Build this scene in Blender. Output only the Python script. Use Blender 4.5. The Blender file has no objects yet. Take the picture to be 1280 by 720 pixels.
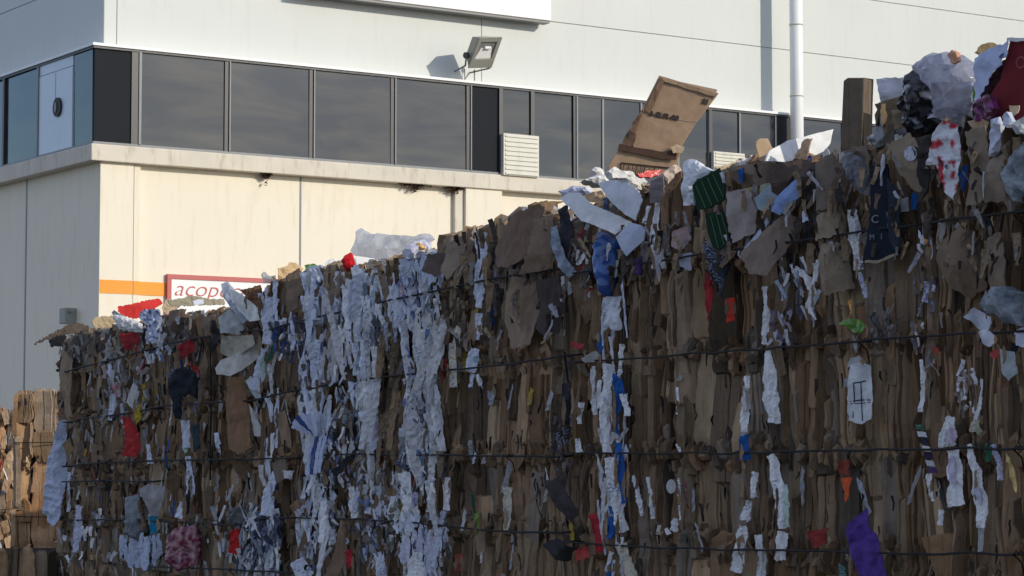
import bpy, bmesh, math, random
from mathutils import Vector, Matrix, noise
from mathutils.geometry import delaunay_2d_cdt
R = math.radians
random.seed(11)
scene = bpy.context.scene
COL = scene.collection

# ------------------------------------------------------------------ camera, sky, sun, exposure
EYE = 1.6
F_PX = 3020.0
PITCH = math.atan(212 / F_PX)
cam_d = bpy.data.cameras.new('camera')
cam_d.sensor_width = 36
cam_d.lens = F_PX / 1280 * 36
cam_d.clip_end = 2000
cam = bpy.data.objects.new('camera', cam_d)
COL.objects.link(cam)
cam.location = (0, 0, EYE)
cam.rotation_euler = (math.pi / 2 + PITCH, 0, 0)
scene.camera = cam

SUN_EL = R(21)
SUN_AZ = R(-30)                       # from +X, counter-clockwise
SX = Vector((math.cos(SUN_AZ) * math.cos(SUN_EL), math.sin(SUN_AZ) * math.cos(SUN_EL), math.sin(SUN_EL)))
world = bpy.data.worlds.new('World')
scene.world = world
world.use_nodes = True
nt = world.node_tree
bg = nt.nodes['Background']
sky = nt.nodes.new('ShaderNodeTexSky')
sky.sky_type = 'NISHITA'
sky.sun_disc = False
sky.sun_elevation = SUN_EL
sky.sun_rotation = math.atan2(SX.x, SX.y)
sky.air_density = 1.0
sky.dust_density = 0.6
sky.ozone_density = 4.0
# thin clouds in the sky: seen only as reflections in the windows
tc = nt.nodes.new('ShaderNodeTexCoord')
mp = nt.nodes.new('ShaderNodeMapping'); mp.inputs['Scale'].default_value = (3, 3, 14)
mp.inputs['Rotation'].default_value = (0.25, 0.1, 0)
cn = nt.nodes.new('ShaderNodeTexNoise'); cn.inputs['Scale'].default_value = 1.6; cn.inputs['Detail'].default_value = 5
cr = nt.nodes.new('ShaderNodeValToRGB')
cr.color_ramp.elements[0].position = .44; cr.color_ramp.elements[0].color = (0, 0, 0, 1)
cr.color_ramp.elements[1].position = .62; cr.color_ramp.elements[1].color = (.8, .8, .8, 1)
mx = nt.nodes.new('ShaderNodeMix'); mx.data_type = 'RGBA'
mx.inputs[7].default_value = (6.0, 6.0, 7.4, 1)
nt.links.new(tc.outputs['Generated'], mp.inputs[0]); nt.links.new(mp.outputs[0], cn.inputs[0])
nt.links.new(cn.outputs[0], cr.inputs[0]); nt.links.new(cr.outputs[0], mx.inputs[0])
nt.links.new(sky.outputs[0], mx.inputs[6]); nt.links.new(mx.outputs[2], bg.inputs[0])
bg.inputs[1].default_value = 0.145

sun_d = bpy.data.lights.new('sun', 'SUN')
sun_d.energy = 2.7
sun_d.angle = R(0.5)
sun_d.color = (1.0, .92, .78)
sun = bpy.data.objects.new('sun', sun_d)
COL.objects.link(sun)
sun.rotation_euler = (-SX).to_track_quat('-Z', 'Y').to_euler()
scene.view_settings.view_transform = 'Standard'
scene.view_settings.look = 'None'
scene.view_settings.exposure = 0.0
scene.view_settings.gamma = 1
scene.cycles.use_denoising = True
scene.cycles.max_bounces = 6

# ------------------------------------------------------------------ helpers
CP, SP = math.cos(PITCH), math.sin(PITCH)
def ray(px, py):
    x = (px - 640) / F_PX; y = (360 - py) / F_PX
    return Vector((x, CP - y * SP, SP + y * CP))
CAM = Vector((0, 0, EYE))
def hit(px, py, p0, n):
    d = ray(px, py)
    return CAM + d * ((p0 - CAM).dot(n) / d.dot(n))

def link(name, verts, faces, mat, parent=None, cols=None, smooth=False, mats=None, fm=None):
    me = bpy.data.meshes.new(name)
    me.from_pydata([tuple(v) for v in verts], [], faces)
    for m in (mats or [mat]):
        me.materials.append(m)
    if fm:
        me.polygons.foreach_set('material_index', fm)
    if cols is not None:
        a = me.color_attributes.new('Col', 'FLOAT_COLOR', 'POINT')
        flat = []
        for c in cols: flat.extend((c[0], c[1], c[2], 1.0))
        a.data.foreach_set('color', flat)
    if smooth:
        me.polygons.foreach_set('use_smooth', [True] * len(me.polygons))
    me.update()
    o = bpy.data.objects.new(name, me)
    COL.objects.link(o)
    if parent is not None: o.parent = parent
    return o
def empty(name, loc=(0, 0, 0)):
    o = bpy.data.objects.new(name, None); COL.objects.link(o)
    o.location = loc; o.empty_display_size = .1
    return o
def tag(o, label=None, cat=None, group=None, kind=None):
    if label: o['label'] = label
    if cat: o['category'] = cat
    if group: o['group'] = group
    if kind: o['kind'] = kind
    return o
def rebase(root, loc):
    """move an Empty to its base while its children (built in world coordinates) stay put"""
    root.location = loc
    for c in root.children:
        c.matrix_parent_inverse = Matrix.Translation(-Vector(loc))
    return root

class MB:
    def __init__(s): s.v = []; s.f = []; s.c = []
    def add(s, vs, fs, col=(.5, .5, .5)):
        o = len(s.v); s.v += vs; s.f += [tuple(i + o for i in f) for f in fs]
        s.c += (col if isinstance(col, list) else [col] * len(vs))
    def box(s, fr, a0, a1, b0, b1, c0, c1, col=(.5, .5, .5)):
        vs = [fr(a, b, c) for a in (a0, a1) for b in (b0, b1) for c in (c0, c1)]
        s.add(vs, [(0, 1, 3, 2), (4, 6, 7, 5), (0, 4, 5, 1), (2, 3, 7, 6), (0, 2, 6, 4), (1, 5, 7, 3)], col)
    def tube(s, pts, rad, n=6, col=(.5, .5, .5)):
        vs = []; fs = []
        up = Vector((0, 0, 1))
        for i, p in enumerate(pts):
            t = (pts[min(i + 1, len(pts) - 1)] - pts[max(i - 1, 0)]).normalized()
            a = t.cross(up)
            if a.length < .1: a = t.cross(Vector((1, 0, 0)))
            a.normalize(); b = t.cross(a)
            for k in range(n):
                w = 2 * math.pi * k / n
                vs.append(p + a * math.cos(w) * rad + b * math.sin(w) * rad)
        for i in range(len(pts) - 1):
            for k in range(n):
                k2 = (k + 1) % n
                fs.append((i * n + k, i * n + k2, (i + 1) * n + k2, (i + 1) * n + k))
        fs.append(tuple(range(n))[::-1]); fs.append(tuple(range((len(pts) - 1) * n, len(pts) * n)))
        s.add(vs, fs, col)
    def build(s, name, mat, parent=None, smooth=False):
        return link(name, s.v, s.f, mat, parent, s.c, smooth)

def bevel(o, w=.005, seg=2):
    m = o.modifiers.new('bevel', 'BEVEL'); m.width = w; m.segments = seg; m.limit_method = 'ANGLE'
    return o

# ------------------------------------------------------------------ materials
def new_mat(name):
    m = bpy.data.materials.new(name); m.use_nodes = True
    return m, m.node_tree, m.node_tree.nodes['Principled BSDF']
def N(t, kind, **kw):
    n = t.nodes.new(kind)
    for k, v in kw.items():
        if k in n.inputs: n.inputs[k].default_value = v
        else: setattr(n, k, v)
    return n
def ramp(t, p0, c0, p1, c1):
    r = t.nodes.new('ShaderNodeValToRGB')
    r.color_ramp.elements[0].position = p0; r.color_ramp.elements[0].color = (*c0, 1)
    r.color_ramp.elements[1].position = p1; r.color_ramp.elements[1].color = (*c1, 1)
    return r
def mult(t, a, b, fac=1.0):
    m = t.nodes.new('ShaderNodeMix'); m.data_type = 'RGBA'; m.blend_type = 'MULTIPLY'
    m.inputs[0].default_value = fac
    t.links.new(a, m.inputs[6]); t.links.new(b, m.inputs[7])
    return m.outputs[2]

def sheet_material(name, rough, spec, scale, lo, hi, bump, bscale, streak=None):
    m, t, p = new_mat(name)
    at = N(t, 'ShaderNodeAttribute', attribute_name='Col')
    co = N(t, 'ShaderNodeTexCoord')
    no = N(t, 'ShaderNodeTexNoise', Scale=scale, Detail=6.0, Roughness=.65)
    t.links.new(co.outputs['Object'], no.inputs[0])
    r = ramp(t, .3, (lo,) * 3, .7, (hi,) * 3)
    t.links.new(no.outputs[0], r.inputs[0])
    c = mult(t, at.outputs[0], r.outputs[0])
    if streak:                       # fine vertical fibres and layer edges
        mp = N(t, 'ShaderNodeMapping', Scale=(streak, streak, 3.0))
        n2 = N(t, 'ShaderNodeTexNoise', Scale=1.0, Detail=4.0)
        t.links.new(co.outputs['Object'], mp.inputs[0]); t.links.new(mp.outputs[0], n2.inputs[0])
        r2 = ramp(t, .30, (.70, .68, .66), .48, (1.03, 1.03, 1.02))
        t.links.new(n2.outputs[0], r2.inputs[0])
        c = mult(t, c, r2.outputs[0])
    t.links.new(c, p.inputs['Base Color'])
    p.inputs['Roughness'].default_value = rough
    p.inputs['Specular IOR Level'].default_value = spec
    nb = N(t, 'ShaderNodeTexNoise', Scale=bscale, Detail=4.0)
    t.links.new(co.outputs['Object'], nb.inputs[0])
    b = N(t, 'ShaderNodeBump', Strength=bump, Distance=.004)
    t.links.new(nb.outputs[0], b.inputs['Height']); t.links.new(b.outputs[0], p.inputs['Normal'])
    return m
M = {}
M['card'] = sheet_material('corrugated_card', .9, .12, 16, .80, 1.14, .7, 60, streak=110)
M['flat_card'] = sheet_material('flat_card', .85, .2, 22, .8, 1.12, .4, 40)
M['paper'] = sheet_material('waste_paper', .7, .25, 45, .82, 1.06, .7, 60)
def add_print(m, ink, thr, msk):
    t = m.node_tree; p = t.nodes['Principled BSDF']; src = p.inputs['Base Color'].links[0].from_socket
    co = N(t, 'ShaderNodeTexCoord')
    mp = N(t, 'ShaderNodeMapping', Scale=(120, 120, 330)); a = N(t, 'ShaderNodeTexNoise', Scale=1.0, Detail=2.0)
    t.links.new(co.outputs['Object'], mp.inputs[0]); t.links.new(mp.outputs[0], a.inputs[0])
    b = N(t, 'ShaderNodeTexNoise', Scale=7.0, Detail=2.0); t.links.new(co.outputs['Object'], b.inputs[0])
    ra = ramp(t, thr, (0, 0, 0), thr + .03, (1, 1, 1)); rb_ = ramp(t, msk, (0, 0, 0), msk + .04, (1, 1, 1))
    t.links.new(a.outputs[0], ra.inputs[0]); t.links.new(b.outputs[0], rb_.inputs[0])
    f = mult(t, ra.outputs[0], rb_.outputs[0])
    mx = N(t, 'ShaderNodeMix'); mx.data_type = 'RGBA'; mx.inputs[7].default_value = (*ink, 1)
    t.links.new(f, mx.inputs[0]); t.links.new(src, mx.inputs[6]); t.links.new(mx.outputs[2], p.inputs['Base Color'])
add_print(M['paper'], (.20, .23, .34), .53, .60)
M['foil'] = sheet_material('glossy_foil', .25, .6, 20, .6, 1.3, .8, 35)
def plastic(name, dens, col=(.85, .87, .9)):
    m, t, p = new_mat(name)
    at = N(t, 'ShaderNodeAttribute', attribute_name='Col')
    t.links.new(at.outputs[0], p.inputs['Base Color'])
    p.inputs['Roughness'].default_value = .13
    p.inputs['Subsurface Weight'].default_value = 0.0
    tr = N(t, 'ShaderNodeBsdfTransparent'); tr.inputs[0].default_value = (*col, 1)
    tl = N(t, 'ShaderNodeBsdfTranslucent')
    t.links.new(at.outputs[0], tl.inputs[0])
    m1 = N(t, 'ShaderNodeMixShader'); m1.inputs[0].default_value = .45
    m2 = N(t, 'ShaderNodeMixShader'); m2.inputs[0].default_value = dens
    co = N(t, 'ShaderNodeTexCoord')
    nb = N(t, 'ShaderNodeTexNoise', Scale=38.0, Detail=3.0)
    t.links.new(co.outputs['Object'], nb.inputs[0])
    b = N(t, 'ShaderNodeBump', Strength=.8, Distance=.01)
    t.links.new(nb.outputs[0], b.inputs['Height']); t.links.new(b.outputs[0], p.inputs['Normal'])
    t.links.new(p.outputs[0], m1.inputs[1]); t.links.new(tl.outputs[0], m1.inputs[2])
    t.links.new(tr.outputs[0], m2.inputs[1]); t.links.new(m1.outputs[0], m2.inputs[2])
    t.links.new(m2.outputs[0], t.nodes['Material Output'].inputs[0])
    return m
M['plastic'] = plastic('clear_film', .5)
M['film'] = plastic('cloudy_film', .8)

def wall_mat(name, col, var=.06, stain=(.55, .5, .42), amount=.25, rough=.6, scale=.8, zs=.15, bump=.1):
    m, t, p = new_mat(name)
    co = N(t, 'ShaderNodeTexCoord')
    no = N(t, 'ShaderNodeTexNoise', Scale=scale, Detail=6.0)
    t.links.new(co.outputs['Object'], no.inputs[0])
    a = tuple(c * (1 - var) for c in col); b_ = tuple(min(1, c * (1 + var)) for c in col)
    r = ramp(t, .3, a, .7, b_); t.links.new(no.outputs[0], r.inputs[0])
    mp = N(t, 'ShaderNodeMapping', Scale=(9, 9, 9 * zs))
    n2 = N(t, 'ShaderNodeTexNoise', Scale=1.0, Detail=7.0, Roughness=.7)
    t.links.new(co.outputs['Object'], mp.inputs[0]); t.links.new(mp.outputs[0], n2.inputs[0])
    r2 = ramp(t, .28, stain, .48, (1, 1, 1)); t.links.new(n2.outputs[0], r2.inputs[0])
    t.links.new(mult(t, r.outputs[0], r2.outputs[0], amount), p.inputs['Base Color'])
    p.inputs['Roughness'].default_value = rough
    nb = N(t, 'ShaderNodeTexNoise', Scale=60.0, Detail=3.0)
    t.links.new(co.outputs['Object'], nb.inputs[0])
    b = N(t, 'ShaderNodeBump', Strength=bump, Distance=.01)
    t.links.new(nb.outputs[0], b.inputs['Height']); t.links.new(b.outputs[0], p.inputs['Normal'])
    return m
M['panel'] = wall_mat('painted_panel', (.60, .62, .585), .02, (.75, .72, .66), .2, .5)
M['render'] = wall_mat('cream_render', (.86, .785, .63), .02, (.7, .62, .5), .3, .8)
M['ledge'] = wall_mat('concrete_ledge', (.70, .64, .53), .06, (.5, .43, .33), .6, .9, 2.5, .25, .3)
M['stripe'] = wall_mat('orange_paint', (.90, .34, .025), .03, (.8, .7, .6), .2, .6)
M['white'] = wall_mat('white_paint', (.86, .86, .84), .02, (.8, .78, .72), .2, .45)
M['blue_white'] = wall_mat('pale_panel', (.62, .70, .78), .04, (.7, .7, .7), .3, .35)
M['grey_metal'] = wall_mat('grey_metal', (.20, .20, .19), .08, (.6, .55, .5), .4, .45)
M['lamp_metal'] = wall_mat('lamp_metal', (.30, .30, .26), .08, (.6, .55, .5), .4, .5)
M['dark_metal'] = wall_mat('dark_frame', (.035, .036, .04), .1, (.7, .7, .7), .3, .4)
M['spandrel'] = wall_mat('dark_spandrel', (.011, .014, .019), .08, (.8, .8, .8), .3, .6)
M['mullion'] = wall_mat('mullion_grey', (.17, .18, .19), .1, (.7, .7, .7), .3, .4)
M['spandrel'].node_tree.nodes['Principled BSDF'].inputs['Specular IOR Level'].default_value = .12
M['louvre'] = wall_mat('louvre_cream', (.68, .66, .56), .05, (.6, .55, .45), .4, .5)
M['asphalt'] = wall_mat('yard_asphalt', (.075, .072, .068), .25, (.5, .48, .44), .8, .95, .6, 1, .6)
M['sign_red'] = wall_mat('sign_red', (.50, .10, .09), .05, (.8, .7, .7), .3, .5)
M['wire'] = wall_mat('black_wire', (.010, .009, .009), .3, (.6, .4, .3), .5, .85, 20)
M['ink'] = wall_mat('dark_ink', (.03, .022, .02), .1, (.8, .8, .8), .2, .8)
M['tape'] = wall_mat('brown_tape', (.10, .055, .035), .2, (.6, .6, .6), .4, .4, 20)
M['black'] = wall_mat('black_opening', (.006, .006, .008), .1, (.8, .8, .8), .2, .6)
def glass_mat():
    m, t, p = new_mat('tinted_glass')
    co = N(t, 'ShaderNodeTexCoord')
    mp = N(t, 'ShaderNodeMapping', Scale=(.5, .5, 2.2), Rotation=(.1, .35, 0))
    no = N(t, 'ShaderNodeTexNoise', Scale=1.3, Detail=5.0, Distortion=.35)
    t.links.new(co.outputs['Object'], mp.inputs[0]); t.links.new(mp.outputs[0], no.inputs[0])
    r = ramp(t, .42, (.004, .009, .020), .64, (.052, .047, .040))   # brownish streaks paint cloud reflections into the glass colour
    t.links.new(no.outputs[0], r.inputs[0]); t.links.new(r.outputs[0], p.inputs['Base Color'])
    p.inputs['Roughness'].default_value = .12
    p.inputs['IOR'].default_value = 1.65
    return m
M['glass'] = glass_mat()
m_, t_, p_ = new_mat('lamp_reflector'); p_.inputs['Metallic'].default_value = 1; p_.inputs['Roughness'].default_value = .3
p_.inputs['Base Color'].default_value = (.9, .9, .88, 1); M['reflector'] = m_
m_, t_, p_ = new_mat('lamp_glass'); p_.inputs['Transmission Weight'].default_value = .9; p_.inputs['Roughness'].default_value = .1
p_.inputs['Base Color'].default_value = (.9, .93, .92, 1); M['lamp_glass'] = m_

# ------------------------------------------------------------------ ground
g = MB(); g.add([Vector((-400, -300, 0)), Vector((400, -300, 0)), Vector((400, 600, 0)), Vector((-400, 600, 0))], [(0, 1, 2, 3)])
tag(g.build('ground', M['asphalt']), kind='structure')

# ------------------------------------------------------------------ warehouse
rd = Vector((.834, .552, 0)).normalized(); ld = Vector((-rd.y, rd.x, 0))
nr = Vector((rd.y, -rd.x, 0)); nl = -rd
CZ = 30.0
C0 = hit(117.5, 180, Vector((0, CZ, 0)), Vector((0, 1, 0))); C0.z = 0
def BR(t, out, z): return C0 + rd * t + nr * out + Vector((0, 0, z))
def BL(t, out, z): return C0 + ld * t + nl * out + Vector((0, 0, z))
def hr(px, py, out=0.0):
    p = hit(px, py, C0 + nr * out, nr); return (p - C0).dot(rd), p.z
def hl(px, py, out=0.0):
    p = hit(px, py, C0 + nl * out, nl); return (p - C0).dot(ld), p.z
zt = hr(118, 57)[1]; zb = hr(118, 180)[1]; zl = hr(117, 201)[1]
wh = empty('warehouse')
LEN, DEP, HGT = 34.0, 26.0, 11.5
def ring(name, z0, z1, o, mat, inner=1.5):
    """a storey band as two butted wall runs, front and side, set out by o"""
    b = MB()
    b.box(BR, -o, LEN, -inner, o, z0, z1)
    b.box(BL, inner, DEP, -inner, o, z0, z1)
    return b.build(name, mat, wh)
ring('lower_wall', 0, zl, -.10, M['render'])
bevel(ring('concrete_ledge', zl, zb, .06, M['ledge']), .012)
ring('window_backing', zb, zt, -.06, M['dark_metal'])
fl = MB(); fl.box(BR, -.05, LEN, -1, .05, zt, zt + .035); fl.box(BL, 1, DEP, -1, .05, zt, zt + .035)
fl.build('flashing', M['white'], wh)
fl = MB(); fl.box(BR, -.03, LEN, -.9, .03, zt - .03, zt - .001); fl.box(BL, .9, DEP, -.9, .03, zt - .03, zt - .001)
fl.build('head_rail', M['dark_metal'], wh)
fl = MB(); fl.box(BR, -.02, LEN, -.055, .02, zb + .001, zb + .035); fl.box(BL, .056, DEP, -.055, .02, zb + .001, zb + .035)
fl.build('sill_rail', M['mullion'], wh)
# upper cladding in panels with real joints, on a dark backing
US = -.2
b = MB(); b.box(BR, 0.24, LEN, -2, US - .03, zt + .036, HGT); b.box(BL, 2, DEP, -2, US - .03, zt + .036, HGT)
b.build('upper_backing', M['grey_metal'], wh)
seam_z = hr(690, 27, US)[1]; seam_z2 = hr(1060, 77, US)[1]; seam_z3 = hr(1150, 8, US)[1]
def clad(fr, t0, t1, z0, z1, out):
    q = MB(); gq = .0035
    q.box(fr, t0 + gq, t1 - gq, out - .028, out, z0 + gq, z1 - gq)
    return bevel(q.build('cladding_panel', M['panel'], wh), .004, 1)
tA = hr(146, 30, US)[0]; tB = hr(602, 30, US)[0]; tC = hr(1003, 100, US)[0]
zz = [zt + .036, seam_z, HGT]
clad(BR, .2, tA, zt + .036, HGT, US)
for a, b_ in ((tA, tB), (tB, tC)):
    clad(BR, a, b_, zt + .036, seam_z, US); clad(BR, a, b_, seam_z, HGT, US)
z4 = hr(1010, 66, US)[1]; z5 = hr(1150, 8.5, US)[1]
clad(BR, tC, LEN, zt + .036, z4, US); clad(BR, tC, LEN, z4, z5, US); clad(BR, tC, LEN, z5, HGT, US)
zls = hl(10, 14, US)[1]
clad(BL, .2, DEP, zt + .036, zls, US); clad(BL, .2, DEP, zls, HGT, US)
# windows on the front: glass panes and dark panels cut to the mullions of the photo
PV = random.Random(9)
def pane(fr, t0, t1, z0, z1, mat, name='window_pane', out=0.0):
    q = MB()
    if mat is M['glass']:
        a, b, c = (PV.uniform(-.007, .007) for _ in range(3)); g_ = lambda t, o, z: fr(t, o + (0 if o < -.04 else a * (t - t0) + b * (z - z0) + c * .4), z)
        q.box(g_, t0, t1, -.05, out, z0, z1)
    else: q.box(fr, t0, t1, -.05, out, z0, z1)
    return q.build(name, mat, wh)
def mull(fr, t, w=.05, out=.035, mat='mullion'):
    q = MB(); q.box(fr, t - w / 2, t + w / 2, -.05, out, zb + .036, zt - .031)
    return q.build('mullion', M[mat], wh)
X = lambda px: hr(px, 130)[0]
z0, z1 = zb + .036, zt - .031
pane(BR, .0, X(166), z0, z1, M['spandrel'], 'spandrel_panel')
mull(BR, X(169.5), .13, .02, 'dark_metal'); mull(BR, X(174), .035)
edges = [175.5, 286, 391.5, 493, 587.5]
for i in range(4):
    pane(BR, X(edges[i]) + .02, X(edges[i + 1]) - .02, z0, z1, M['glass'])
    mull(BR, X(edges[i + 1]) - .04, .05, .015, 'dark_metal'); mull(BR, X(edges[i + 1]) + .003, .018)
pane(BR, X(589), X(623), z0, z1, M['spandrel'], 'spandrel_panel')
mull(BR, X(625), .06, .03, 'dark_metal')
zs_ = hr(648, 166)[1]
pane(BR, X(627), X(662), zs_, z1, M['glass']); mull(BR, X(664.5), .06, .03, 'dark_metal')
pane(BR, X(667), X(716), z0, z1, M['glass']); mull(BR, X(717.3), .04, .02, 'dark_metal'); mull(BR, X(720), .025)
for a, b_ in ((721, 752), (753.5, 800), (801, 846), (848, 884), (889, 923), (925, 968)):
    pane(BR, X(a), X(b_), z0, z1, M['glass']); mull(BR, X(b_ + .9), .03, .02)
mull(BR, X(886.5), .06, .035, 'dark_metal')
pane(BR, X(970), X(1000), z0, z1, M['black'], 'spandrel_panel', .01)
for a, b_ in ((1003, 1052), (1054, 1102), (1104, 1150), (1152, 1200), (1202, 1250), (1252, 1300)):
    pane(BR, X(a), X(b_), z0, z1, M['glass']); mull(BR, X(b_ + 1), .035, .02)
def louvre(px0, px1, py0, py1):
    t0, za = hr(px0, (py0 + py1) / 2); t1, _ = hr(px1, (py0 + py1) / 2)
    za = hr(px0, py0, .12)[1]; zc = hr(px0, py1, .12)[1]
    q = MB(); q.box(BR, t0, t1, -.02, .10, zc, za)
    body = bevel(q.build('louvre_vent', M['louvre'], wh), .008)
    s = MB(); k = 9
    for i in range(k):
        z = zc + (za - zc) * (i + .5) / k; h = (za - zc) / k * .36
        vs = [BR(t0 + .03, .10, z + h), BR(t1 - .03, .10, z + h), BR(t0 + .03, .116, z - h * .6), BR(t1 - .03, .116, z - h * .6),
              BR(t0 + .03, .10, z - h), BR(t1 - .03, .10, z - h)]
        s.add(vs, [(0, 2, 3, 1), (2, 4, 5, 3), (0, 4, 2), (1, 3, 5), (0, 1, 5, 4)])
    s.build('slats', M['louvre'], body)
louvre(624.5, 669, 165.5, 218)
louvre(887, 926, 188, 226)
q = MB(); q.box(BR, X(627), X(662), -.05, -.005, hr(640, 167)[1] - .05, hr(640, 165)[1] - .002); q.build('vent_head', M['dark_metal'], wh)
# left facade
XL = lambda px: hl(px, 140)[0]
pane(BL, .06, XL(93), z0, z1, M['glass'])
wt0, wt1 = XL(92), XL(50.5)
q = MB(); q.box(BL, wt0, wt1, -.05, .02, z0, z1 - .14); pw = q.build('blanking_panel', M['blue_white'], wh)
q = MB(); q.box(BL, wt0, wt1, -.05, .015, z1 - .13, z1); q.build('blanking_panel', M['blue_white'], wh)['label'] = 'narrow upper strip of the pale blanking panel'
tm = (wt0 + wt1) / 2
q = MB(); q.box(BL, tm - .004, tm + .004, .019, .023, z0 + .55, z1 - .15); q.build('panel_joint', M['mullion'], pw)
oc = hl(72, 134, .03); vs = [BL(oc[0] + .13 * math.cos(a * math.pi / 12), .045, oc[1] + .125 * math.sin(a * math.pi / 12)) for a in range(24)]
vs += [BL(oc[0] + .13 * math.cos(a * math.pi / 12), .015, oc[1] + .125 * math.sin(a * math.pi / 12)) for a in range(24)]
link('round_duct_hole', vs, [tuple(range(24))] + [(i, (i + 1) % 24, 24 + (i + 1) % 24, 24 + i) for i in range(24)], M['black'], pw)
vs = [BL(oc[0] + .03 + .035 * math.cos(a * math.pi / 6), .055, oc[1] + .07 * math.sin(a * math.pi / 6)) for a in range(12)]
vs += [BL(oc[0] + .03 + .035 * math.cos(a * math.pi / 6), .04, oc[1] + .07 * math.sin(a * math.pi / 6)) for a in range(12)]
link('duct_flap', vs, [tuple(range(12))] + [(i, (i + 1) % 12, 12 + (i + 1) % 12, 12 + i) for i in range(12)], M['grey_metal'], pw)
mull(BL, wt1 + .03, .05)
pane(BL, XL(48), XL(8), z0, z1, M['glass']); mull(BL, XL(6.5), .06, .03, 'dark_metal')
t0 = XL(5)
for k in range(10):
    pane(BL, t0 + k * 1.6, t0 + k * 1.6 + 1.55, z0, z1, M['glass']); mull(BL, t0 + k * 1.6 + 1.575, .05)
# lower wall: pilasters, joints, stripe
zlw = zl - .001
def strip_box(fr, ta, tb, out0, out1, za, zc, name, mat, par=wh):
    q = MB(); q.box(fr, ta, tb, out0, out1, za, zc); return q.build(name, mat, par)
tp = lambda px: hr(px, 300, -.05)[0]
strip_box(BR, .1, tp(165), -.099, -.02, 0, zlw, 'pilaster', M['render'])
strip_box(BR, tp(166) + .004, tp(174), -.099, -.030, 0, zlw, 'pilaster_trim_and_shade', M['render'])
strip_box(BR, tp(166) + .004, tp(174), -.0295, -.024, hr(130, 366.5, -.02)[1], hr(130, 349.5, -.02)[1], 'orange_stripe', M['stripe'])
strip_box(BR, tp(165) + .001, tp(166) + .003, -.099, -.07, 0, zlw, 'wall_joint', M['grey_metal'])
strip_box(BR, tp(579), tp(624), -.099, .02, 0, zlw, 'pilaster', M['render'])
strip_box(BR, tp(568), tp(578.5), -.099, -.03, 0, zlw, 'pilaster_trim_and_shade', M['ledge'])  # cast shadow beside the pilaster, built as a darker strip
strip_box(BR, tp(376.5), tp(378.5), -.102, -.094, 0, zlw, 'wall_joint', M['mullion'])
strip_box(BR, tp(626), tp(628), -.102, -.094, 0, zlw, 'wall_joint', M['mullion'])
tl_ = lambda px: hl(px, 300, -.1)[0]
strip_box(BL, tl_(33.5), tl_(32), -.102, -.094, 0, zlw, 'wall_joint', M['mullion'])
zo0 = hr(130, 366.5, -.02)[1]; zo1 = hr(130, 349.5, -.02)[1]
strip_box(BR, .11, tp(165), -.019, -.014, zo0, zo1, 'orange_stripe', M['stripe'])
strip_box(BR, tp(174) + .002, LEN, -.097, -.091, zo0, zo1, 'orange_stripe', M['stripe'])
# drips under the ledge (dark growth)
for cx, w in ((519, .16), (567, .11), (333, .06)):
    t, z = hr(cx, 238, 0)
    q = MB()
    for k in range(150):
        a = t + random.gauss(0, w * .6); r_ = random.uniform(.008, .026); zz_ = zl - .11 * abs(random.gauss(0, .45)) * math.exp(-abs(a - t) / w)
        q.add([BR(a + random.uniform(-1, 1) * r_, random.uniform(-.06, .03), zz_ + random.uniform(-1, 1) * r_) for _ in range(4)], [(0, 1, 2), (0, 2, 3), (0, 3, 1), (1, 3, 2)])
    q.build('dark_growth', M['tape'], wh)
q = MB(); q.box(BR, -.2, LEN, -DEP, US + .06, HGT + .001, HGT + .25); q.build('roof', M['grey_metal'], wh)
tag(wh, 'large white and cream warehouse with a dark window band and an orange stripe', 'building')
rebase(wh, C0)

# things on the building
sb = empty('sign_board')
zs0 = hr(690, 26.0, .06)[1]; ts0, ts1 = hr(372, 0, .06)[0], hr(689.5, 10, .06)[0]
q = MB(); q.box(BR, ts0, ts1, -.13, .05, zs0, zs0 + 1.1); bevel(q.build('board', M['white'], sb), .006)
q = MB(); q.box(BR, ts0 + .01, ts1 - .01, -.12, .03, zs0 - .035, zs0 - .002); q.build('under_shadow', M['grey_metal'], sb)  # dark strip painting the shadow line under the board
tag(sb, 'blank bright white board on the upper wall above the floodlight', 'sign board'); rebase(sb, BR(ts0, 0, zs0))

pipe = empty('drainpipe')
tpx, _ = hr(994.5, 80, .22)
PO = .24
q = MB(); q.tube([BR(tpx, PO, 3.0), BR(tpx, PO, HGT)], .10, 20); q.build('pipe', M['white'], pipe, True)
for py in (31, 120, 228):
    z = hr(994.5, py, PO)[1]
    q = MB(); q.tube([BR(tpx, PO, z - .012), BR(tpx, PO, z + .012)], .108, 20); q.build('pipe_collar', M['louvre'], pipe, True)
q = MB(); q.tube([BR(tpx, PO, .05), BR(tpx, PO, 2.999)], .105, 20); q.build('lower_pipe', M['white'], pipe, True)
tag(pipe, 'round white drainpipe running down the upper wall', 'pipe'); rebase(pipe, BR(tpx, PO, 0))

# floodlight: tilted box, aimed down and outwards, on a bracket
fx = empty('floodlight')
ft, fz = hr(603, 64, .32)
fc = BR(ft, .34, fz)
ax = (rd * .99 + Vector((0, 0, -.08))).normalized()
fw = (nr * .70 - Vector((0, 0, .50)) + rd * .20).normalized()
ax = (rd - fw * rd.dot(fw)).normalized(); up = ax.cross(fw).normalized()
if up.z < 0: up = -up
def FX(a, b, c): return fc + ax * a + fw * b + up * c
def frustum(q, a0, a1, b0, b1, s):
    vs = []
    for b_, k in ((b0, s), (b1, 1.0)):
        for (u, v) in ((-1, -1), (1, -1), (1, 1), (-1, 1)): vs.append(FX(a0 * u * k, b_, a1 * v * k))
    q.add(vs, [(0, 3, 2, 1), (4, 5, 6, 7), (0, 1, 5, 4), (1, 2, 6, 5), (2, 3, 7, 6), (3, 0, 4, 7)])
q = MB(); frustum(q, .215, .225, -.16, .03, .62); hb = bevel(q.build('housing', M['lamp_metal'], fx), .012)
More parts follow.
